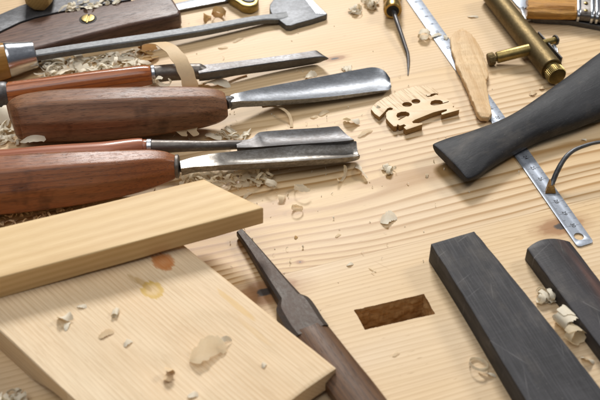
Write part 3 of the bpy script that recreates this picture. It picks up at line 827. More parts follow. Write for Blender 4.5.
# ------------------------------------------------------------------ brass tool
t = Thing('brass_clamp', 'dull brass cylinder with knurled end screw and short cross arm, at the upper right', 'clamp', (*P(525, 38, 0).xy, 0), yaw_of(P(499, 0, 7), P(552, 69, 7)))
A, B = P(494.5, -2.5, 7.6), P(551.5, 69, 7.6)
u = (B - A).normalized()
t.part('barrel', tube([(A - u * 9.5, 5.2), (A - u * 9.2, 6.2), (A - u * 8.4, 6.9), (A - u * 5, 7.2), (B - u * 3, 7.4), (B - u * .4, 7.4), (B, 7.0)], n=48), M_brass)
t.part('neck', tube([(B - u * 1, 5.4), (B + u * 3.2, 5.4)], n=32), M_brassb)
def knurl(a, b, r, n=36, d=.35):
    u_ = (b - a); rings = []
    for s_, k in ((0, .88), (.12, 1), (.85, 1), (1, .9)):
        c = a + u_ * s_; t_ = u_.normalized(); sd = Vector((0, 0, 1)).cross(t_).normalized(); w = t_.cross(sd)
        ring = []
        for j in range(n * 4):
            f = 2 * PI * j / (n * 4)
            rr = r * k - (d if (j % 4) in (0, 1) and .05 < s_ < .95 else 0)
            ring.append(c + sd * rr * math.cos(f) + w * rr * math.sin(f))
        rings.append(ring)
    return loft(rings)
t.part('knurled_screw', knurl(B + u * 2.6, B + u * 8.6, 6.4), M_brassb, angle=20)
a0, a1 = P(529, 49.5, 9), P(496.5, 57.6, 5.2)
v = (a1 - a0).normalized()
t.part('cross_arm', tube([(a0, 3.9), (a1 - v * .6, 3.9), (a1, 3.5)], n=32), M_brassb)
t.part('arm_neck', tube([(a1 - v * .5, 2.4), (a1 + v * 2.4, 2.4)], n=24), M_brass)
t.part('arm_screw', knurl(a1 + v * 1.5, a1 + v * 5.8, 4.3, n=26, d=.22), M_brass, angle=20)
b0, b1 = P(541, 43.6, 8), P(558, 39.4, 8)
w_ = (b1 - b0).normalized()
pin = t.part('pin', tube([(b0, 2.3), (b1 - w_ * .5, 2.3), (b1, 1.9)], n=24), M_brassb)
t.part('pin_washer', tube([(b1 - w_ * 2.4, 3.5), (b1 - w_ * 1.4, 3.5)], n=24), M_dark, parent=pin)
sa, sb = P(538.5, 31.5, 9), P(562, 57.5, 9)
nn = Vector((sb - sa).cross(Vector((0, 0, 1)))).normalized() * .45
t.part('side_plate', loft([[sa - nn, sa + nn, sa + nn + Vector((0, 0, -7)), sa - nn + Vector((0, 0, -7))], [sb - nn, sb + nn, sb + nn + Vector((0, 0, -7)), sb - nn + Vector((0, 0, -7))]]), M_dark)
ca = P(554, 51, 4)
t.part('clip', tube([(ca + Vector((0, 4, 2)), 1.3), (ca + Vector((1, 0, 1)), 1.6), (ca + Vector((1.6, -4, -1.2)), 1.1)], n=12), M_chrome)

# ------------------------------------------------------------------ top right corner: brush, bar, scraper
def brush():
    t = Thing('bristle_brush', 'flat brush with amber bristles and wired steel ferrule in the top right corner', 'brush', (*P(560, 2, 0).xy, 0), yaw_of(P(530, 3, 8), P(600, 6, 8)))
    st_b = [(528.5, -12, 528, 10.5), (540, -14, 540, 11.5), (560, -15, 560, 12), (578, -15, 578, 12)]
    rings = []
    for i, (bx, by, fx, fy) in enumerate(spline(st_b, 8)):
        b, f = P(bx, by, 12), P(fx, fy, 12)
        ring = []
        for j in range(40):
            a = 2 * PI * j / 40
            cx = math.copysign(abs(math.cos(a)) ** .6, math.cos(a)); sx = math.copysign(abs(math.sin(a)) ** .6, math.sin(a))
            p = b.lerp(f, .5 + .5 * cx)
            p.z = 8 + 4.6 * sx
            p += Vector((mnoise.noise(Vector((j * 3.1, i * .2, 0))) * .5, 0, mnoise.noise(Vector((j * 2.3, i * .15, 5))) * .5))
            if i == 0: p += Vector((mnoise.noise(Vector((j * 7.1, 3, 0))) * 1.2, 0, 0))
            ring.append(p)
        rings.append(ring)
    hair = Mt('amber bristles')
    f = hair.noise((40, 2600, 2600), 3, .7); g = hair.noise((20, 300, 300), 2, .6)
    c = hair.mix(hair.ramp(f, [(.30, 0), (.60, 1)]), (.24, .085, .012), (.72, .36, .06))
    c = hair.mix(hair.ramp(g, [(.35, .6), (.6, 0)]), c, (.30, .12, .018))
    mh = hair.done(c, .45, normal=hair.bump(f, .8, .0005))
    br = t.part('bristles', loft(rings), mh)
    rnd = random.Random(5)
    G = []
    for i in range(90):
        y = rnd.uniform(-13, 11); 
        p0 = P(575, y * .98, 12.4 if rnd.random() < .6 else 8); p1 = P(528 + rnd.uniform(-1.5, 3), y, 12.2 + rnd.uniform(-2, .3))
        md = p0.lerp(p1, .5) + Vector((0, rnd.uniform(-.6, .6), rnd.uniform(.1, .6)))
        G.append(tube([(p0, .16), (md, .15), (p1, .05)], n=5))
    t.part('stray_bristles', join(*G), mh, parent=br)
    def fer(x0, x1, k, z=8, hz=5.2):
        rings = []
        for x, kk in ((x0, k * .97), (x0 + .6, k), (x1 - .6, k), (x1, k * .97)):
            ring = []
            for j in range(40):
                a = 2 * PI * j / 40
                cx = math.copysign(abs(math.cos(a)) ** .6, math.cos(a)); sx = math.copysign(abs(math.sin(a)) ** .6, math.sin(a))
                b, f = P(x, -16, 12), P(x, 12.8 + (x - 577) * .12, 12)
                p = b.lerp(f, .5 + .5 * cx * kk); p.z = z + hz * sx * kk; ring.append(p)
            rings.append(ring)
        return loft(rings)
    fe = t.part('ferrule', fer(577, 640, .96), M_socket)
    for x in (577.5, 591, 596):
        t.part('ferrule_band', fer(x, x + 3.4, 1.04), M_chrome, parent=fe)
    for x, y in ((586, 3), (586, 10.5)):
        c = P(x, y, 13.2)
        t.part('rivet', tube([(c, 1.5), (c + Vector((0, 0, .5)), 1.2), (c + Vector((0, 0, .7)), .5)], up=Vector((0, 1, 0)), n=16), M_gold, parent=fe)
    t.part('handle', axial([(636, 2, 18), (670, 4, 16), (740, 8, 12), (800, 12, 11)], 9, n=32, flat=.6), M_varn)
brush()
single('steel_bar', curve_slab([px_poly([(531, 17), (560, 14), (610, 16), (700, 22), (700, 50), (640, 37), (600, 26), (570, 20.5), (536, 18.6)], 4)], 4, 4, .5), M_dark,
       'dark steel bar on the bench just below the bristle brush', 'bar', (*P(600, 24, 0).xy, 0), yaw_of(P(535, 18, 4), P(640, 32, 4)))
t = Thing('steel_scraper', 'bluish steel sheet with a bright bent tip, between the brass cylinder and brush bristles', 'scraper', (*P(520, 0, 0).xy, 0), yaw_of(P(505, -10, 1), P(528, 14, 1)))
t.part('sheet', curve_slab([px_poly([(500, -16), (527, -14), (527.5, 6), (522, 10), (516, 4)], 1.4)], 1.4, 1.2, .2), M_ruler)
t.part('bent_tip', curve_slab([px_poly([(519.5, 7.5), (523.5, 6), (528, 12.5), (532.5, 15.5), (531, 18.6), (525.5, 20)], 3)], 3.0, 2.6, .5), M_chrome)

# ------------------------------------------------------------------ scribing awl
t = Thing('scribing_awl', 'thin dark bent awl with a brass ferrule reaching down from the top edge', 'awl', (*P(395, 20, 0).xy, 0), yaw_of(P(390, -20, 6), P(395, 20, 6)))
e0, e1 = P(391, -34, 8), P(392.8, 11, 7)
fe = t.part('ferrule', tube([(e0, 6.6), (e0.lerp(e1, .8), 6.4), (e0.lerp(e1, .84), 5.4), (e0.lerp(e1, .88), 6.3), (e0.lerp(e1, .97), 6.5), (e1, 6.1)], n=40), M_gold)
uu = (e1 - e0).normalized()
t.part('mouth_shade_disc', tube([(e1 - uu * .1, 4.5), (e1 + uu * .12, 4.5)], n=32), M_recess_shade, parent=fe)  # disc over the closed end, painted dark as the shade of a bore
t.part('handle', tube([(e0 + uu, 6.4), (e0 - uu * 10, 9), (e0 - uu * 40, 12), (e0 - uu * 80, 11), (e0 - uu * 90, 5)], n=40), M_handle)
t.part('rod', tube([(P(x, y, z), r) for x, y, z, r in spline([(393, 10, 7, 1.6), (397, 22, 6, 1.55), (401.5, 35, 4.5, 1.4), (405.5, 47, 3, 1.3), (407.8, 54.5, 2, 1.2), (408.3, 64, 1.2, .9), (408, 75, .5, .3)], 5)], n=16), M_dark)

# ------------------------------------------------------------------ rough wood chip
chip_o = [(450, 37), (455, 31), (462, 27), (468, 31.5), (475, 38), (480, 46), (483.5, 53), (485.5, 60), (488, 68), (489, 75), (486.2, 79), (487.4, 87), (489.2, 100), (492, 114), (489, 117.6), (480, 117), (477, 113), (475, 107), (471, 98), (468, 90), (463, 79), (460, 72), (456, 66), (455, 58), (451.5, 49)]
chip_j = []
for i, (x, y) in enumerate(chip_o):
    x2, y2 = chip_o[(i + 1) % len(chip_o)]
    for k in range(4):
        q = k / 4; xx, yy = x + (x2 - x) * q, y + (y2 - y) * q
        chip_j.append((xx + mnoise.noise(Vector((xx * .45, yy * .45, 0))) * .8, yy + mnoise.noise(Vector((xx * .45, yy * .45, 7))) * .7))
V, Fc = curve_slab([px_poly(chip_j, 5)], 5, 3.4, .8, 2)
bm = bmesh.new(); vs = [bm.verts.new(v) for v in V]
for f in Fc:
    try: bm.faces.new([vs[i] for i in f])
    except Exception: pass
bmesh.ops.triangulate(bm, faces=[f for f in bm.faces if len(f.verts) > 4])
bmesh.ops.subdivide_edges(bm, edges=[e for e in bm.edges if e.calc_length() > 4], cuts=2)
for v in bm.verts: v.co.z += mnoise.noise(v.co * .08) * 1.2 + (mnoise.noise(v.co * .5) * .55) if v.co.z > 2.2 else 0
bm.verts.index_update()
geo = [v.co.copy() for v in bm.verts], [tuple(v.index for v in f.verts) for f in bm.faces]; bm.free()
single('wood_splinter', geo, M_maple, 'long rough leaf shaped splinter of pale wood lying over the ruler', 'wood chip', (*P(470, 72, 0).xy, 1), yaw_of(P(462, 28, 5), P(486, 117, 5)), angle=60)

# ------------------------------------------------------------------ violin bridge
def bridge():
    f0, t0 = P(431, 122, 4.6), P(403, 84, 2.2)
    ax_ = (t0 - f0); ax_.z = 0; Lb = ax_.length; ax_.normalize()
    def zb(p): return 4.6 - 3.1 * max(0, min(1, (p - f0).dot(ax_) / Lb))
    def cp(pts):
        r = []
        for x, y in pts:
            p = P(360 + x / 5.4545, 75 + y / 5.4545, 4)
            for _ in range(4): p = P(360 + x / 5.4545, 75 + y / 5.4545, zb(p))
            r.append(p)
        return r
    out = [(60, 185), (72, 165), (90, 148), (150, 112), (220, 83), (300, 60), (360, 58), (400, 72), (427, 94), (423, 101), (404, 99), (388, 103), (381, 112), (366, 114), (362, 106), (360, 112), (368, 119), (390, 117), (415, 106), (438, 112), (462, 122), (485, 137), (500, 152), (513, 166), (505, 173), (514, 178), (542, 189),
           (446, 216), (444, 207), (474, 195), (473, 186), (455, 189), (400, 203), (300, 243), (284, 254), (290, 262), (340, 262), (341, 268), (252, 298), (238, 284), (252, 276), (240, 268), (218, 276), (205, 268), (200, 279), (184, 279), (160, 256), (143, 235), (142, 205), (156, 192), (176, 190), (180, 181), (165, 176), (150, 181), (134, 200), (106, 228), (80, 210)]
    def ell(cx, cy, rx, ry, n=22): return cp([(cx + rx * math.cos(2 * PI * i / n), cy - ry * math.sin(2 * PI * i / n)) for i in range(n)])
    k1 = cp([(198, 222), (204, 208), (225, 200), (250, 199), (268, 206), (271, 217), (262, 226), (256, 223), (212, 246), (207, 243), (244, 226), (222, 235), (205, 232)])
    k2 = cp([(383, 156), (389, 142), (410, 135), (436, 136), (450, 143), (452, 152), (484, 142), (486, 146), (450, 157), (430, 162), (402, 166), (388, 163)])
    geo = curve_slab([cp(out), ell(257, 160, 27, 13), ell(305, 143, 24, 13), k1, k2], 4.6, 4.4, .15, 1)
    for v in geo[0]: v.z = .2 + (v.z - .2) * (zb(v) - .2) / 4.4
    m = Mt('flecked maple of the bridge')
    f = m.noise((1500, 40, 200), 2, .7)
    f2 = m.noise((60, 60, 60), 2, .5)
    yl = m.sep(m.tc.outputs['Object'])[1]
    up = m.ramp(m.math('MULTIPLY_ADD', yl, 50.0, .5), [(.55, .1), (.7, 1)])
    c = m.mix(m.math('MULTIPLY', m.ramp(f, [(.50, 0), (.60, .8)]), up), (.74, .56, .35), (.40, .24, .10))
    c = m.mix(m.ramp(f2, [(.3, .3), (.6, 0)]), c, (.62, .43, .23))
    fs = m.noise((600, 600, 600), 3, .6)
    mat = m.done(c, .5, normal=m.bump(fs, .2, .0002))
    ms = Mt('darker sides of the bridge')  # sides and underside take a darker brown than the top face
    c2 = ms.mix(ms.ramp(ms.noise((200, 200, 900), 3, .6), [(.3, 1), (.7, 0)]), (.40, .235, .075), (.24, .12, .03))
    side = ms.done(c2, .65)
    o = single('violin_bridge', geo, [mat, side], 'pale maple violin bridge lying flat, with kidney holes and two feet', 'violin bridge', (*P(420, 108, 0).xy, 0), yaw_of(P(406, 130, 4), P(459, 110, 4)), angle=30)
    for p in o.data.polygons:
        if p.normal.z < .35: p.material_index = 1
bridge()

# ------------------------------------------------------------------ shavings
def ribbon(cen, wid, th=.07):
    """cen: centre points, wid: half width vectors; closed thin strip"""
    rings = []
    for i, (c, w) in enumerate(zip(cen, wid)):
        a = cen[max(i - 1, 0)]; b = cen[min(i + 1, len(cen) - 1)]
        t_ = (b - a)
        n = t_.cross(w)
        n = n.normalized() * th / 2 if n.length > 1e-6 else Vector((0, 0, th / 2))
        rings.append([c - w + n, c - w * .35 + n * 1.6, c + w * .35 + n * 1.6, c + w + n, c + w - n, c - w - n])
    return loft(rings)

def curl(c, r0, r1, turns, w, ax, rnd, lift=0.0, skew=.15, start=None):
    """a rolled shaving resting at c: spiral about axis ax"""
    ax = ax.normalized(); e1 = ax.cross(Vector((0, 0, 1))).normalized(); e2 = e1.cross(ax).normalized()
    if e2.z < 0: e2 = -e2
    n = int(30 * turns) + 5
    ph = rnd.uniform(0, 6.3) if start is None else start
    cen, wid = [], []
    zc = max(r0, r1) + .15 + lift
    for i in range(n + 1):
        s = i / n; a = ph + s * turns * 2 * PI; r = r0 + (r1 - r0) * s
        r *= 1 + .10 * math.sin(a * 2 + ph)
        cen.append(c + Vector((0, 0, zc)) + e1 * (r * math.cos(a)) + e2 * (r * math.sin(a) * .9) + ax * (skew * w * 2 * (s - .5) * turns))
        k = 1 - .7 * max(0, (s - .85) / .15) - .5 * max(0, (.1 - s) / .1)
        k *= 1 + .12 * math.sin(i * 1.1 + ph) + rnd.uniform(-.13, .10)
        wid.append((ax + e1 * rnd.uniform(-.04, .04)) * (w / 2 * k))
    g = ribbon(cen, wid)
    lo = min(v.z for v in g[0])
    if lift == 0:
        for v in g[0]: v.z += (c.z + .05) - lo
    return g

def flake(c, L, W, yaw, bend, rnd, tilt=0.0, tw=.3):
    """a curved leaf like flake"""
    u = Vector((math.cos(yaw), math.sin(yaw), 0)); v = Vector((-u.y, u.x, 0))
    n = 14; cen, wid = [], []
    for i in range(n + 1):
        s = i / n - .5
        z = bend * (1 - (2 * s) ** 2) + tilt * (s + .5)
        cen.append(c + u * (L * s) + Vector((0, 0, z + .2)) + v * (.15 * W * math.sin(s * 5 + yaw)))
        k = (1 - abs(2 * s) ** 3) ** .6 * (1 + rnd.uniform(-.22, .22)) + .08
        a = tw * math.sin(s * 3 + yaw * 2)
        wid.append((v * math.cos(a) + Vector((0, 0, math.sin(a)))) * (W / 2 * k))
    g = ribbon(cen, wid, .08)
    lo = min(p.z for p in g[0])
    for p in g[0]: p.z += c.z + .04 - lo
    return g

def tangle(c, R0, rnd, loops=2, w=2.5, hz=.6):
    gs = []
    for k in range(loops + 2):
        ax = Vector((rnd.uniform(-1, 1), rnd.uniform(-1, 1), rnd.uniform(-.5, .5)))
        if ax.length < .2: ax = Vector((1, .2, 0))
        r = R0 * rnd.uniform(.4, .9)
        cc = c + Vector((rnd.uniform(-.5, .5) * R0, rnd.uniform(-.5, .5) * R0, 0))
        gs.append(curl(cc, r, r * rnd.uniform(.4, .9), rnd.uniform(.6, 2.0), w * rnd.uniform(.35, .9), ax, rnd, skew=rnd.uniform(.1, .6)))
    g = join(*gs)
    for v in g[0]: v.z = c.z + (v.z - c.z) * hz
    return g

SH = random.Random(21)
def shave(kind, px, py, label, z=0.0, mat=None, group='loose wood shavings', **k):
    if z == 'B': z = ZB(px) - .3
    c = P(px, py, z)
    rnd = random.Random(int(px * 31 + py * 17))
    if kind == 'curl':
        a = k.get('ax', (1, .3, 0)); g = curl(c, k['r'], k.get('r1', k['r'] * .6), k.get('turns', 1.5), k['w'], Vector(a), rnd, skew=k.get('skew', .15), start=k.get('start'))
    elif kind == 'flake':
        g = flake(c, k['L'], k['W'], R(k.get('yaw', 0)), k.get('bend', 1.0), rnd, k.get('tilt', 0), k.get('tw', .3))
    else:
        g = tangle(c, k['r'], rnd, k.get('loops', 3), k.get('w', 3), k.get('hz', .7))
    single('wood_shaving', g, mat or M_shave, label, 'wood shaving', (*c.xy, z), group=group, angle=60)

shave('flake', 388.5, 220, 'white folded shaving flake alone on the figured pine, below the ebony tailpiece end', L=10.5, W=6.5, yaw=20, bend=2.0, tw=.35)
shave('flake', 361, 173, 'upright narrow white shaving just right of the deep gouge tip', L=15, W=3.2, yaw=-68, bend=1.5, tw=.9, tilt=2)
shave('tangle', 387, 171, 'crumpled white shaving midway between deep gouge tip and tailpiece end', r=4.6, loops=3, w=3.4)
shave('curl', 341.5, 178, 'thin translucent shaving arc just below the deep gouge tip', mat=M_thin, r=4.5, r1=5.5, turns=.55, w=2.2, ax=(.9, -.5, .3))
shave('flake', 351, 123, 'white forked shaving between the wide gouge blade and violin bridge', L=11, W=5.5, yaw=-25, bend=2, tw=1.0)
shave('flake', 365, 134, 'pale pointed shaving just below the forked one', L=12, W=2.5, yaw=35, bend=1.2, mat=M_thin)
shave('flake', 377, 112.5, 'small torn white shaving touching the left end of the violin bridge', L=6.5, W=4, yaw=10, bend=1.8, tw=1.2)
shave('curl', 271, 188.5, 'open ring shaped shaving, leftmost curl near the plank corner', r=4.0, r1=3.5, turns=1.15, w=2.4, ax=(.3, 1, .55))
shave('curl', 302, 192, 'loose C shaped shaving under the deep gouge blade tip', r=5, r1=4, turns=.8, w=2.6, ax=(.1, .6, .9), start=.4)
shave('flake', 282, 200, 'dull folded shaving between the ring curl and the C shaped curl', L=7, W=3.6, yaw=70, bend=2.4, mat=M_thin)
shave('curl', 297, 211, 'low ring of translucent shaving, nearest the plank corner on bare pine', mat=M_thin, r=3.4, r1=2.8, turns=1.3, w=1.8, ax=(.2, .4, 1))
shave('flake', 247, 196.5, 'tiny pale shaving with a thin tail beside the plank end', z=0, L=9, W=2, yaw=48, bend=1, mat=M_thin)
shave('tangle', 350, 69, 'flattened white shaving between the parting tool tip and wide gouge', r=5, loops=3, w=3.2, hz=.35)
shave('flake', 311, 77, 'white shaving flake on the bench above the wide gouge blade', L=9, W=4, yaw=20, bend=1.6, tw=.8)
shave('flake', 324, 113.5, 'faint pale shaving below the wide gouge blade', L=8, W=3, yaw=25, bend=.8, mat=M_thin)
shave('flake', 314, 117.5, 'tiny pale shaving to the left of the faint one below the wide gouge', L=5, W=2, yaw=0, bend=.6, mat=M_thin)
shave('tangle', 354, 13, 'fluffy white shaving, left one of two beside the brass awl ferrule', r=6, loops=4, w=4)
shave('tangle', 371, 6, 'fluffy white shaving touching the brass awl ferrule', r=6.5, loops=5, w=4.5)
shave('curl', 424, 38, 'cream curled shaving left of the ruler top', r=4, r1=2.8, turns=1.4, w=5, ax=(.3, 1, .1))
shave('flake', 436, 36, 'white shaving strand lying on the ruler near its top', z=.95, L=9, W=2.4, yaw=20, bend=1.0)
shave('flake', 446, 38, 'tiny white shaving on the ruler beside the splinter', z=.95, L=5, W=3, yaw=60, bend=1.2)
shave('flake', 473, 17, 'small flat shaving between the ruler top and brass cylinder', L=8, W=2.2, yaw=-8, bend=.6)
shave('flake', 238, 40.5, 'tiny slanting shaving under the chisel shank', L=9, W=1.8, yaw=35, bend=.6, mat=M_thin)
shave('flake', 223, 48, 'tiny flat shaving under the chisel shank, left one', L=7, W=2.2, yaw=-5, bend=.5, mat=M_thin)
shave('curl', 219, 18, 'amber rolled shaving ring between the thin blade and brass block', mat=M_amber, r=5.5, r1=4.2, turns=1.2, w=4.5, ax=(.25, 1, .5))
shave('flake', 207, 20, 'amber torn flake beside the amber rolled ring', mat=M_amber, L=9, W=5, yaw=60, bend=2, tw=1)
shave('tangle', 546, 300, 'cream crumpled shaving between the two ebony pieces, uppermost of the row', r=5.5, loops=4, w=3, hz=.75)
shave('curl', 565, 325, 'large cream rolled shaving between the two ebony pieces', r=5.2, r1=4.4, turns=1.7, w=9, ax=(.6, -1, .1), start=1.0)
shave('curl', 573, 341, 'open cream shaving roll below the large rolled one', r=5, r1=4.2, turns=1.1, w=6, ax=(.5, -1, .3), mat=M_thin)
shave('flake', 587, 361, 'small white shaving between the ebony pieces, lowest of the row', L=7, W=4, yaw=-40, bend=2, tw=.9)
shave('curl', 478, 367, 'white ring shaving touching the left side of the flat ebony blank', r=5, r1=4.4, turns=1.25, w=1.8, ax=(.1, .35, 1))
shave('flake', 487, 375, 'thin looped strand beside the white ring shaving', L=9, W=1.4, yaw=-20, bend=1.5, tw=1)
shave('flake', 65.5, 320, 'white star shaped shaving on the pale block', z='B', L=8, W=4.5, yaw=-10, bend=1.6, tw=1)
shave('flake', 67.5, 326.5, 'short white shaving pointing down beside the star shaped one', z='B', L=6, W=2, yaw=75, bend=.8)
shave('flake', 82, 307, 'small white crumb in the plank shadow on the pale block', z='B', L=5, W=2.4, yaw=-15, bend=.8)
shave('curl', 116, 314, 'small rolled white shaving on the pale block near the yellow stain', z='B', r=1.6, turns=1.2, w=4, ax=(0.1, 1, 0))
shave('flake', 106, 335, 'beige flake on the middle of the pale block', z='B', L=8, W=3, yaw=25, bend=1, mat=M_strip)
shave('flake', 128, 344, 'small white flake on the middle of the pale block', z='B', L=5, W=2.5, yaw=35, bend=1.2)
shave('flake', 208, 354, 'big translucent crumpled shaving in a dent of the pale block', z='B', mat=M_thin, L=19, W=10, yaw=22, bend=3.2, tw=.5)
shave('flake', 224, 343, 'pointed white shaving beside the big translucent curl', z='B', L=8, W=3, yaw=20, bend=2, tw=1)
shave('curl', 168, 378, 'pale half curl near the front of the pale block', z='B', mat=M_strip, r=3, r1=2.6, turns=.7, w=4, ax=(1, -.4, 0))
shave('flake', 193, 396, 'white crumb at the bottom edge of the pale block', z='B', L=5, W=3, yaw=0, bend=1)
shave('flake', 264, 366, 'tiny white crumb near the right end of the pale block', z='B', L=3, W=2, yaw=40, bend=1)
shave('flake', 181, 132, 'broad torn shaving standing behind the scratched grey socket', z=6, L=9, W=10, yaw=85, bend=2, tilt=7, tw=.5, mat=M_strip)
shave('flake', 193, 132, 'square pale shaving standing right of the torn one, behind the socket', z=6, L=8, W=9, yaw=80, bend=2.5, tilt=6, tw=.4, mat=M_strip)
shave('curl', 163, 86, 'bright white curled shaving under the red handle ferrule', z=9, r=3.5, r1=5.5, turns=.9, w=3, ax=(.4, 1, .2))
shave('flake', 214, 86, 'long white shaving behind the tip of the greyed handle', z=0, L=22, W=6, yaw=-8, bend=3.5, tw=.6)
shave('flake', 33, 141, 'white sheet shaving at the butt of the greyed handle', z=12, L=15, W=6, yaw=5, bend=2.0)
shave('flake', 9, 121, 'tall pale shaving left of the greyed handle butt', z=3, L=14, W=8, yaw=60, bend=4, tilt=6)
shave('flake', 350, 265, 'tiny crumb on the pine above the mortise', L=4, W=1.8, yaw=10, bend=.8)
shave('flake', 296, 238, 'dark tiny crumb right of the rusty shank point', L=2.4, W=1.6, yaw=40, bend=.5, mat=M_amber)
shave('flake', 338, 236, 'faint thin shaving crumb on the figured pine', L=4, W=1.2, yaw=30, bend=.5, mat=M_thin)
shave('flake', 372, 270, 'thin straight splinter above the mortise', L=5, W=.8, yaw=-45, bend=.3, mat=M_thin)
shave('flake', 396, 355, 'tiny splinter below the mortise', L=4.5, W=1.2, yaw=25, bend=.5, mat=M_thin)
shave('flake', 427, 176, 'faint crumb beside the tailpiece end', L=4, W=1.8, yaw=70, bend=.8, mat=M_thin)
shave('flake', 533, 94, 'small cream crumb between the brass clamp and tailpiece', L=6, W=3, yaw=20, bend=1.2, mat=M_strip)
shave('flake', 542, 89, 'smaller cream crumb just below the knurled screw', L=4, W=2.4, yaw=0, bend=1.2, mat=M_strip)
shave('flake', 584, 140, 'pale fleck on the pine just above the wire hook', L=3, W=2, yaw=-30, bend=.6)
# thin strands
def strand(pts, w, label, mat=M_strip):
    q = spline(pts, 8); cen = [P(x, y, z) for x, y, z in q]
    wid = []
    for i in range(len(cen)):
        a = cen[max(i - 1, 0)]; b = cen[min(i + 1, len(cen) - 1)]; d = (b - a).normalized()
        s_ = Vector((0, 0, 1)).cross(d)
        wid.append((s_.normalized() if s_.length > .05 else Vector((1, 0, 0))) * w / 2)
    single('wood_shaving', ribbon(cen, wid), mat, label, 'wood shaving', (*cen[0].xy, 0), group='loose wood shavings', angle=60)
strand([(262, 107, 3), (272, 106, 2.5), (281, 108, 4), (288, 113, 4), (291, 120, 2), (291.5, 127, .5)], 2.0, 'long thin hooked strand curling out from under the wide gouge blade')
strand([(203, 84, 2), (212, 80, 3), (224, 77, 3), (238, 74, 2), (247, 73.5, 1)], 2.6, 'twisted thin strand lying under the parting tool blade')
strand([(216, 75, 2), (220, 80, 3), (225, 87, 1)], 2.0, 'short strand hanging below the parting tool blade')

# wide cream strip draped over the parting tool
pts = [(150, 50, 9), (149, 46, 13), (153, 43.3, 18), (162, 43.5, 22.5), (172, 50, 24), (180, 60, 22.5), (186, 72, 18), (190, 84, 12), (191, 90, 8)]
cen = [P(x, y, z) for x, y, z in spline(pts, 8)]
ud = (P(200, 71, 9) - P(150, 75, 9)).normalized()
ud = (ud + Vector((.0, .06, 0))).normalized()
single('wood_strip', ribbon(cen, [ud * (4.9 + .3 * math.sin(i * .7)) for i in range(len(cen))], .5), M_strip, 'wide cream shaving strip arched over the steel socket of the red handled tool', 'wood strip', (*cen[0].xy, 5), yaw_of(P(150, 75), P(200, 71)), angle=60)

# heaps nobody could count
def heap(name, region, count, label, rnd, z0=0.0, hmax=8, rr=(2, 5), mat=M_shave, wr=(1.5, 4)):
    gs = []
    for i in range(count):
        x, y, h = region(rnd)
        c = P(x, y, z0 + h * hmax * rnd.random())
        k = rnd.random()
        if k < .42:
            ax = Vector((rnd.uniform(-1, 1), rnd.uniform(-1, 1), rnd.uniform(-.7, .7)))
            r = rnd.uniform(*rr)
            g = curl(c, r, r * rnd.uniform(.5, 1), rnd.uniform(.3, 1.9), rnd.uniform(*wr) * .7, ax + Vector((.01, 0, 0)), rnd, skew=rnd.uniform(.1, .6))
        else:
            g = flake(c, rnd.uniform(1.6, 3.6) * rr[1] * .8, rnd.uniform(*wr) * rnd.uniform(.5, 1.5), rnd.uniform(0, 6.3), rnd.uniform(.2, 2.2), rnd, rnd.uniform(0, 2.5), rnd.uniform(.2, 1.4))
        for v in g[0]:
            v.z = z0 + .05 + max(0, (v.z - z0)) * .62
        gs.append(g)
    g = join(*gs)
    c = mean(g[0])
    single(name, g, mat, label, 'shavings', (c.x, c.y, z0), kind='stuff', angle=60)
def band(p0, p1, half):
    def f(r):
        s = r.random(); x = p0[0] + (p1[0] - p0[0]) * s; y = p0[1] + (p1[1] - p0[1]) * s
        d = r.uniform(-1, 1)
        return x + r.uniform(-3, 3), y + d * half, 1 - abs(d)
    return f
heap('shavings_heap', band((42, 73), (140, 60), 9), 150, 'heap of curly shavings between the chisel shank and the red varnished handle', random.Random(1), hmax=8)
heap('shavings_heap', band((140, 60), (150, 55), 8), 10, 'few brownish shavings at the foot of the cream strip', random.Random(2), hmax=4, mat=M_amber)
heap('shavings_heap', band((-25, 128), (18, 126), 20), 80, 'heap of shavings at the left edge by the greyed handle butt', random.Random(3), hmax=9)
heap('shavings_heap', band((185, 184), (272, 176), 7), 80, 'heap of thin translucent curls under the deep gouge blade', random.Random(4), hmax=7, mat=M_thin, rr=(2, 4.5))
heap('shavings_heap', band((-20, 222), (105, 207), 5), 90, 'crushed shavings wedged between the thickest handle and the spruce plank', random.Random(5), hmax=12, rr=(1, 2.4), wr=(.8, 2), mat=M_strip)
heap('shavings_heap', band((66, 10), (118, 0), 3.5), 30, 'white shavings lying along the grey steel plate', random.Random(6), z0=10.7, hmax=4, rr=(1.5, 3.5))
heap('shavings_heap', band((-10, 405), (22, 398), 9), 26, 'small heap of white shavings on the bench in the lower left corner', random.Random(8), hmax=5, rr=(1.5, 3.5))
heap('shavings_heap', band((212, 139), (252, 134), 3), 12, 'flat pale shavings behind the scratched grey socket', random.Random(9), hmax=3)
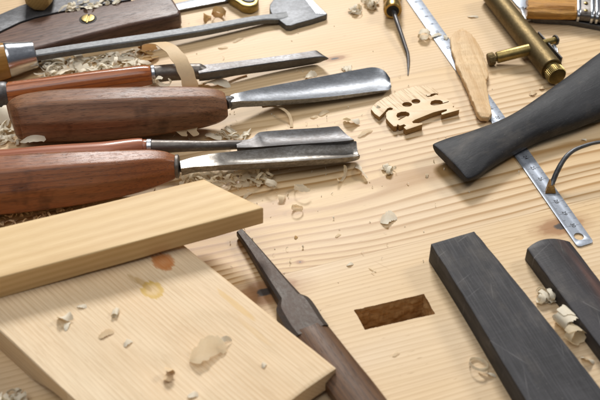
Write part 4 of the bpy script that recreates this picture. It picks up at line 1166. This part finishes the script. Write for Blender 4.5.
heap('sawdust', lambda r: (r.gauss(250, 110), r.gauss(150, 70), 0), 260, 'fine wood dust and crumbs scattered over the bench boards', random.Random(12), hmax=0, rr=(.2, .6), wr=(.2, .7))

# ------------------------------------------------------------------ light
w = bpy.data.worlds.new('World'); sc.world = w; w.use_nodes = True
nt = w.node_tree
bg = nt.nodes['Background']
tc = nt.nodes.new('ShaderNodeTexCoord'); sp_ = nt.nodes.new('ShaderNodeSeparateXYZ'); rp = nt.nodes.new('ShaderNodeValToRGB')
nt.links.new(tc.outputs['Generated'], sp_.inputs[0]); nt.links.new(sp_.outputs[2], rp.inputs[0])
rp.color_ramp.elements[0].position = 0.0; rp.color_ramp.elements[0].color = (.10, .09, .085, 1)
rp.color_ramp.elements[1].position = 0.8; rp.color_ramp.elements[1].color = (.62, .66, .72, 1)
nt.links.new(rp.outputs[0], bg.inputs['Color']); bg.inputs['Strength'].default_value = 0.24

def area(name, d, dist, size, energy, color):
    l = bpy.data.lights.new(name, 'AREA'); l.shape = 'RECTANGLE'; l.size, l.size_y = size; l.energy = energy; l.color = color
    o = bpy.data.objects.new(name, l); COL.objects.link(o)
    d = Vector(d).normalized()
    o.location = d * dist
    o.rotation_euler = (-d).to_track_quat('-Z', 'Y').to_euler()
    return o
area('window_light_back', (-.05, .80, .64), 3.2, (.75, .55), 92, (1.0, .98, .95))
area('window_light_right', (.80, .36, .66), 3.2, (.60, .55), 30, (1.0, .96, .91))
area('added_overhead_fill', (-.25, -.15, 1.0), 2.1, (1.7, 1.5), 17.5, (1.0, .985, .965))  # added overhead fill that softens the shadows and lifts the block

# ------------------------------------------------------------------ camera
cam = bpy.data.cameras.new('camera'); co = bpy.data.objects.new('camera', cam); COL.objects.link(co)
cam.sensor_width = 36; cam.lens = 36 * F / 600
co.location = CAM * MM; co.rotation_euler = (R(90) - TH, 0, 0)
cam.clip_start = .01; cam.clip_end = 20
cam.dof.use_dof = True; cam.dof.focus_distance = .590; cam.dof.aperture_fstop = 14
sc.camera = co
sc.view_settings.view_transform = 'Standard'; sc.view_settings.look = 'None'; sc.view_settings.exposure = 0; sc.view_settings.gamma = 1
sc.render.engine = 'CYCLES'
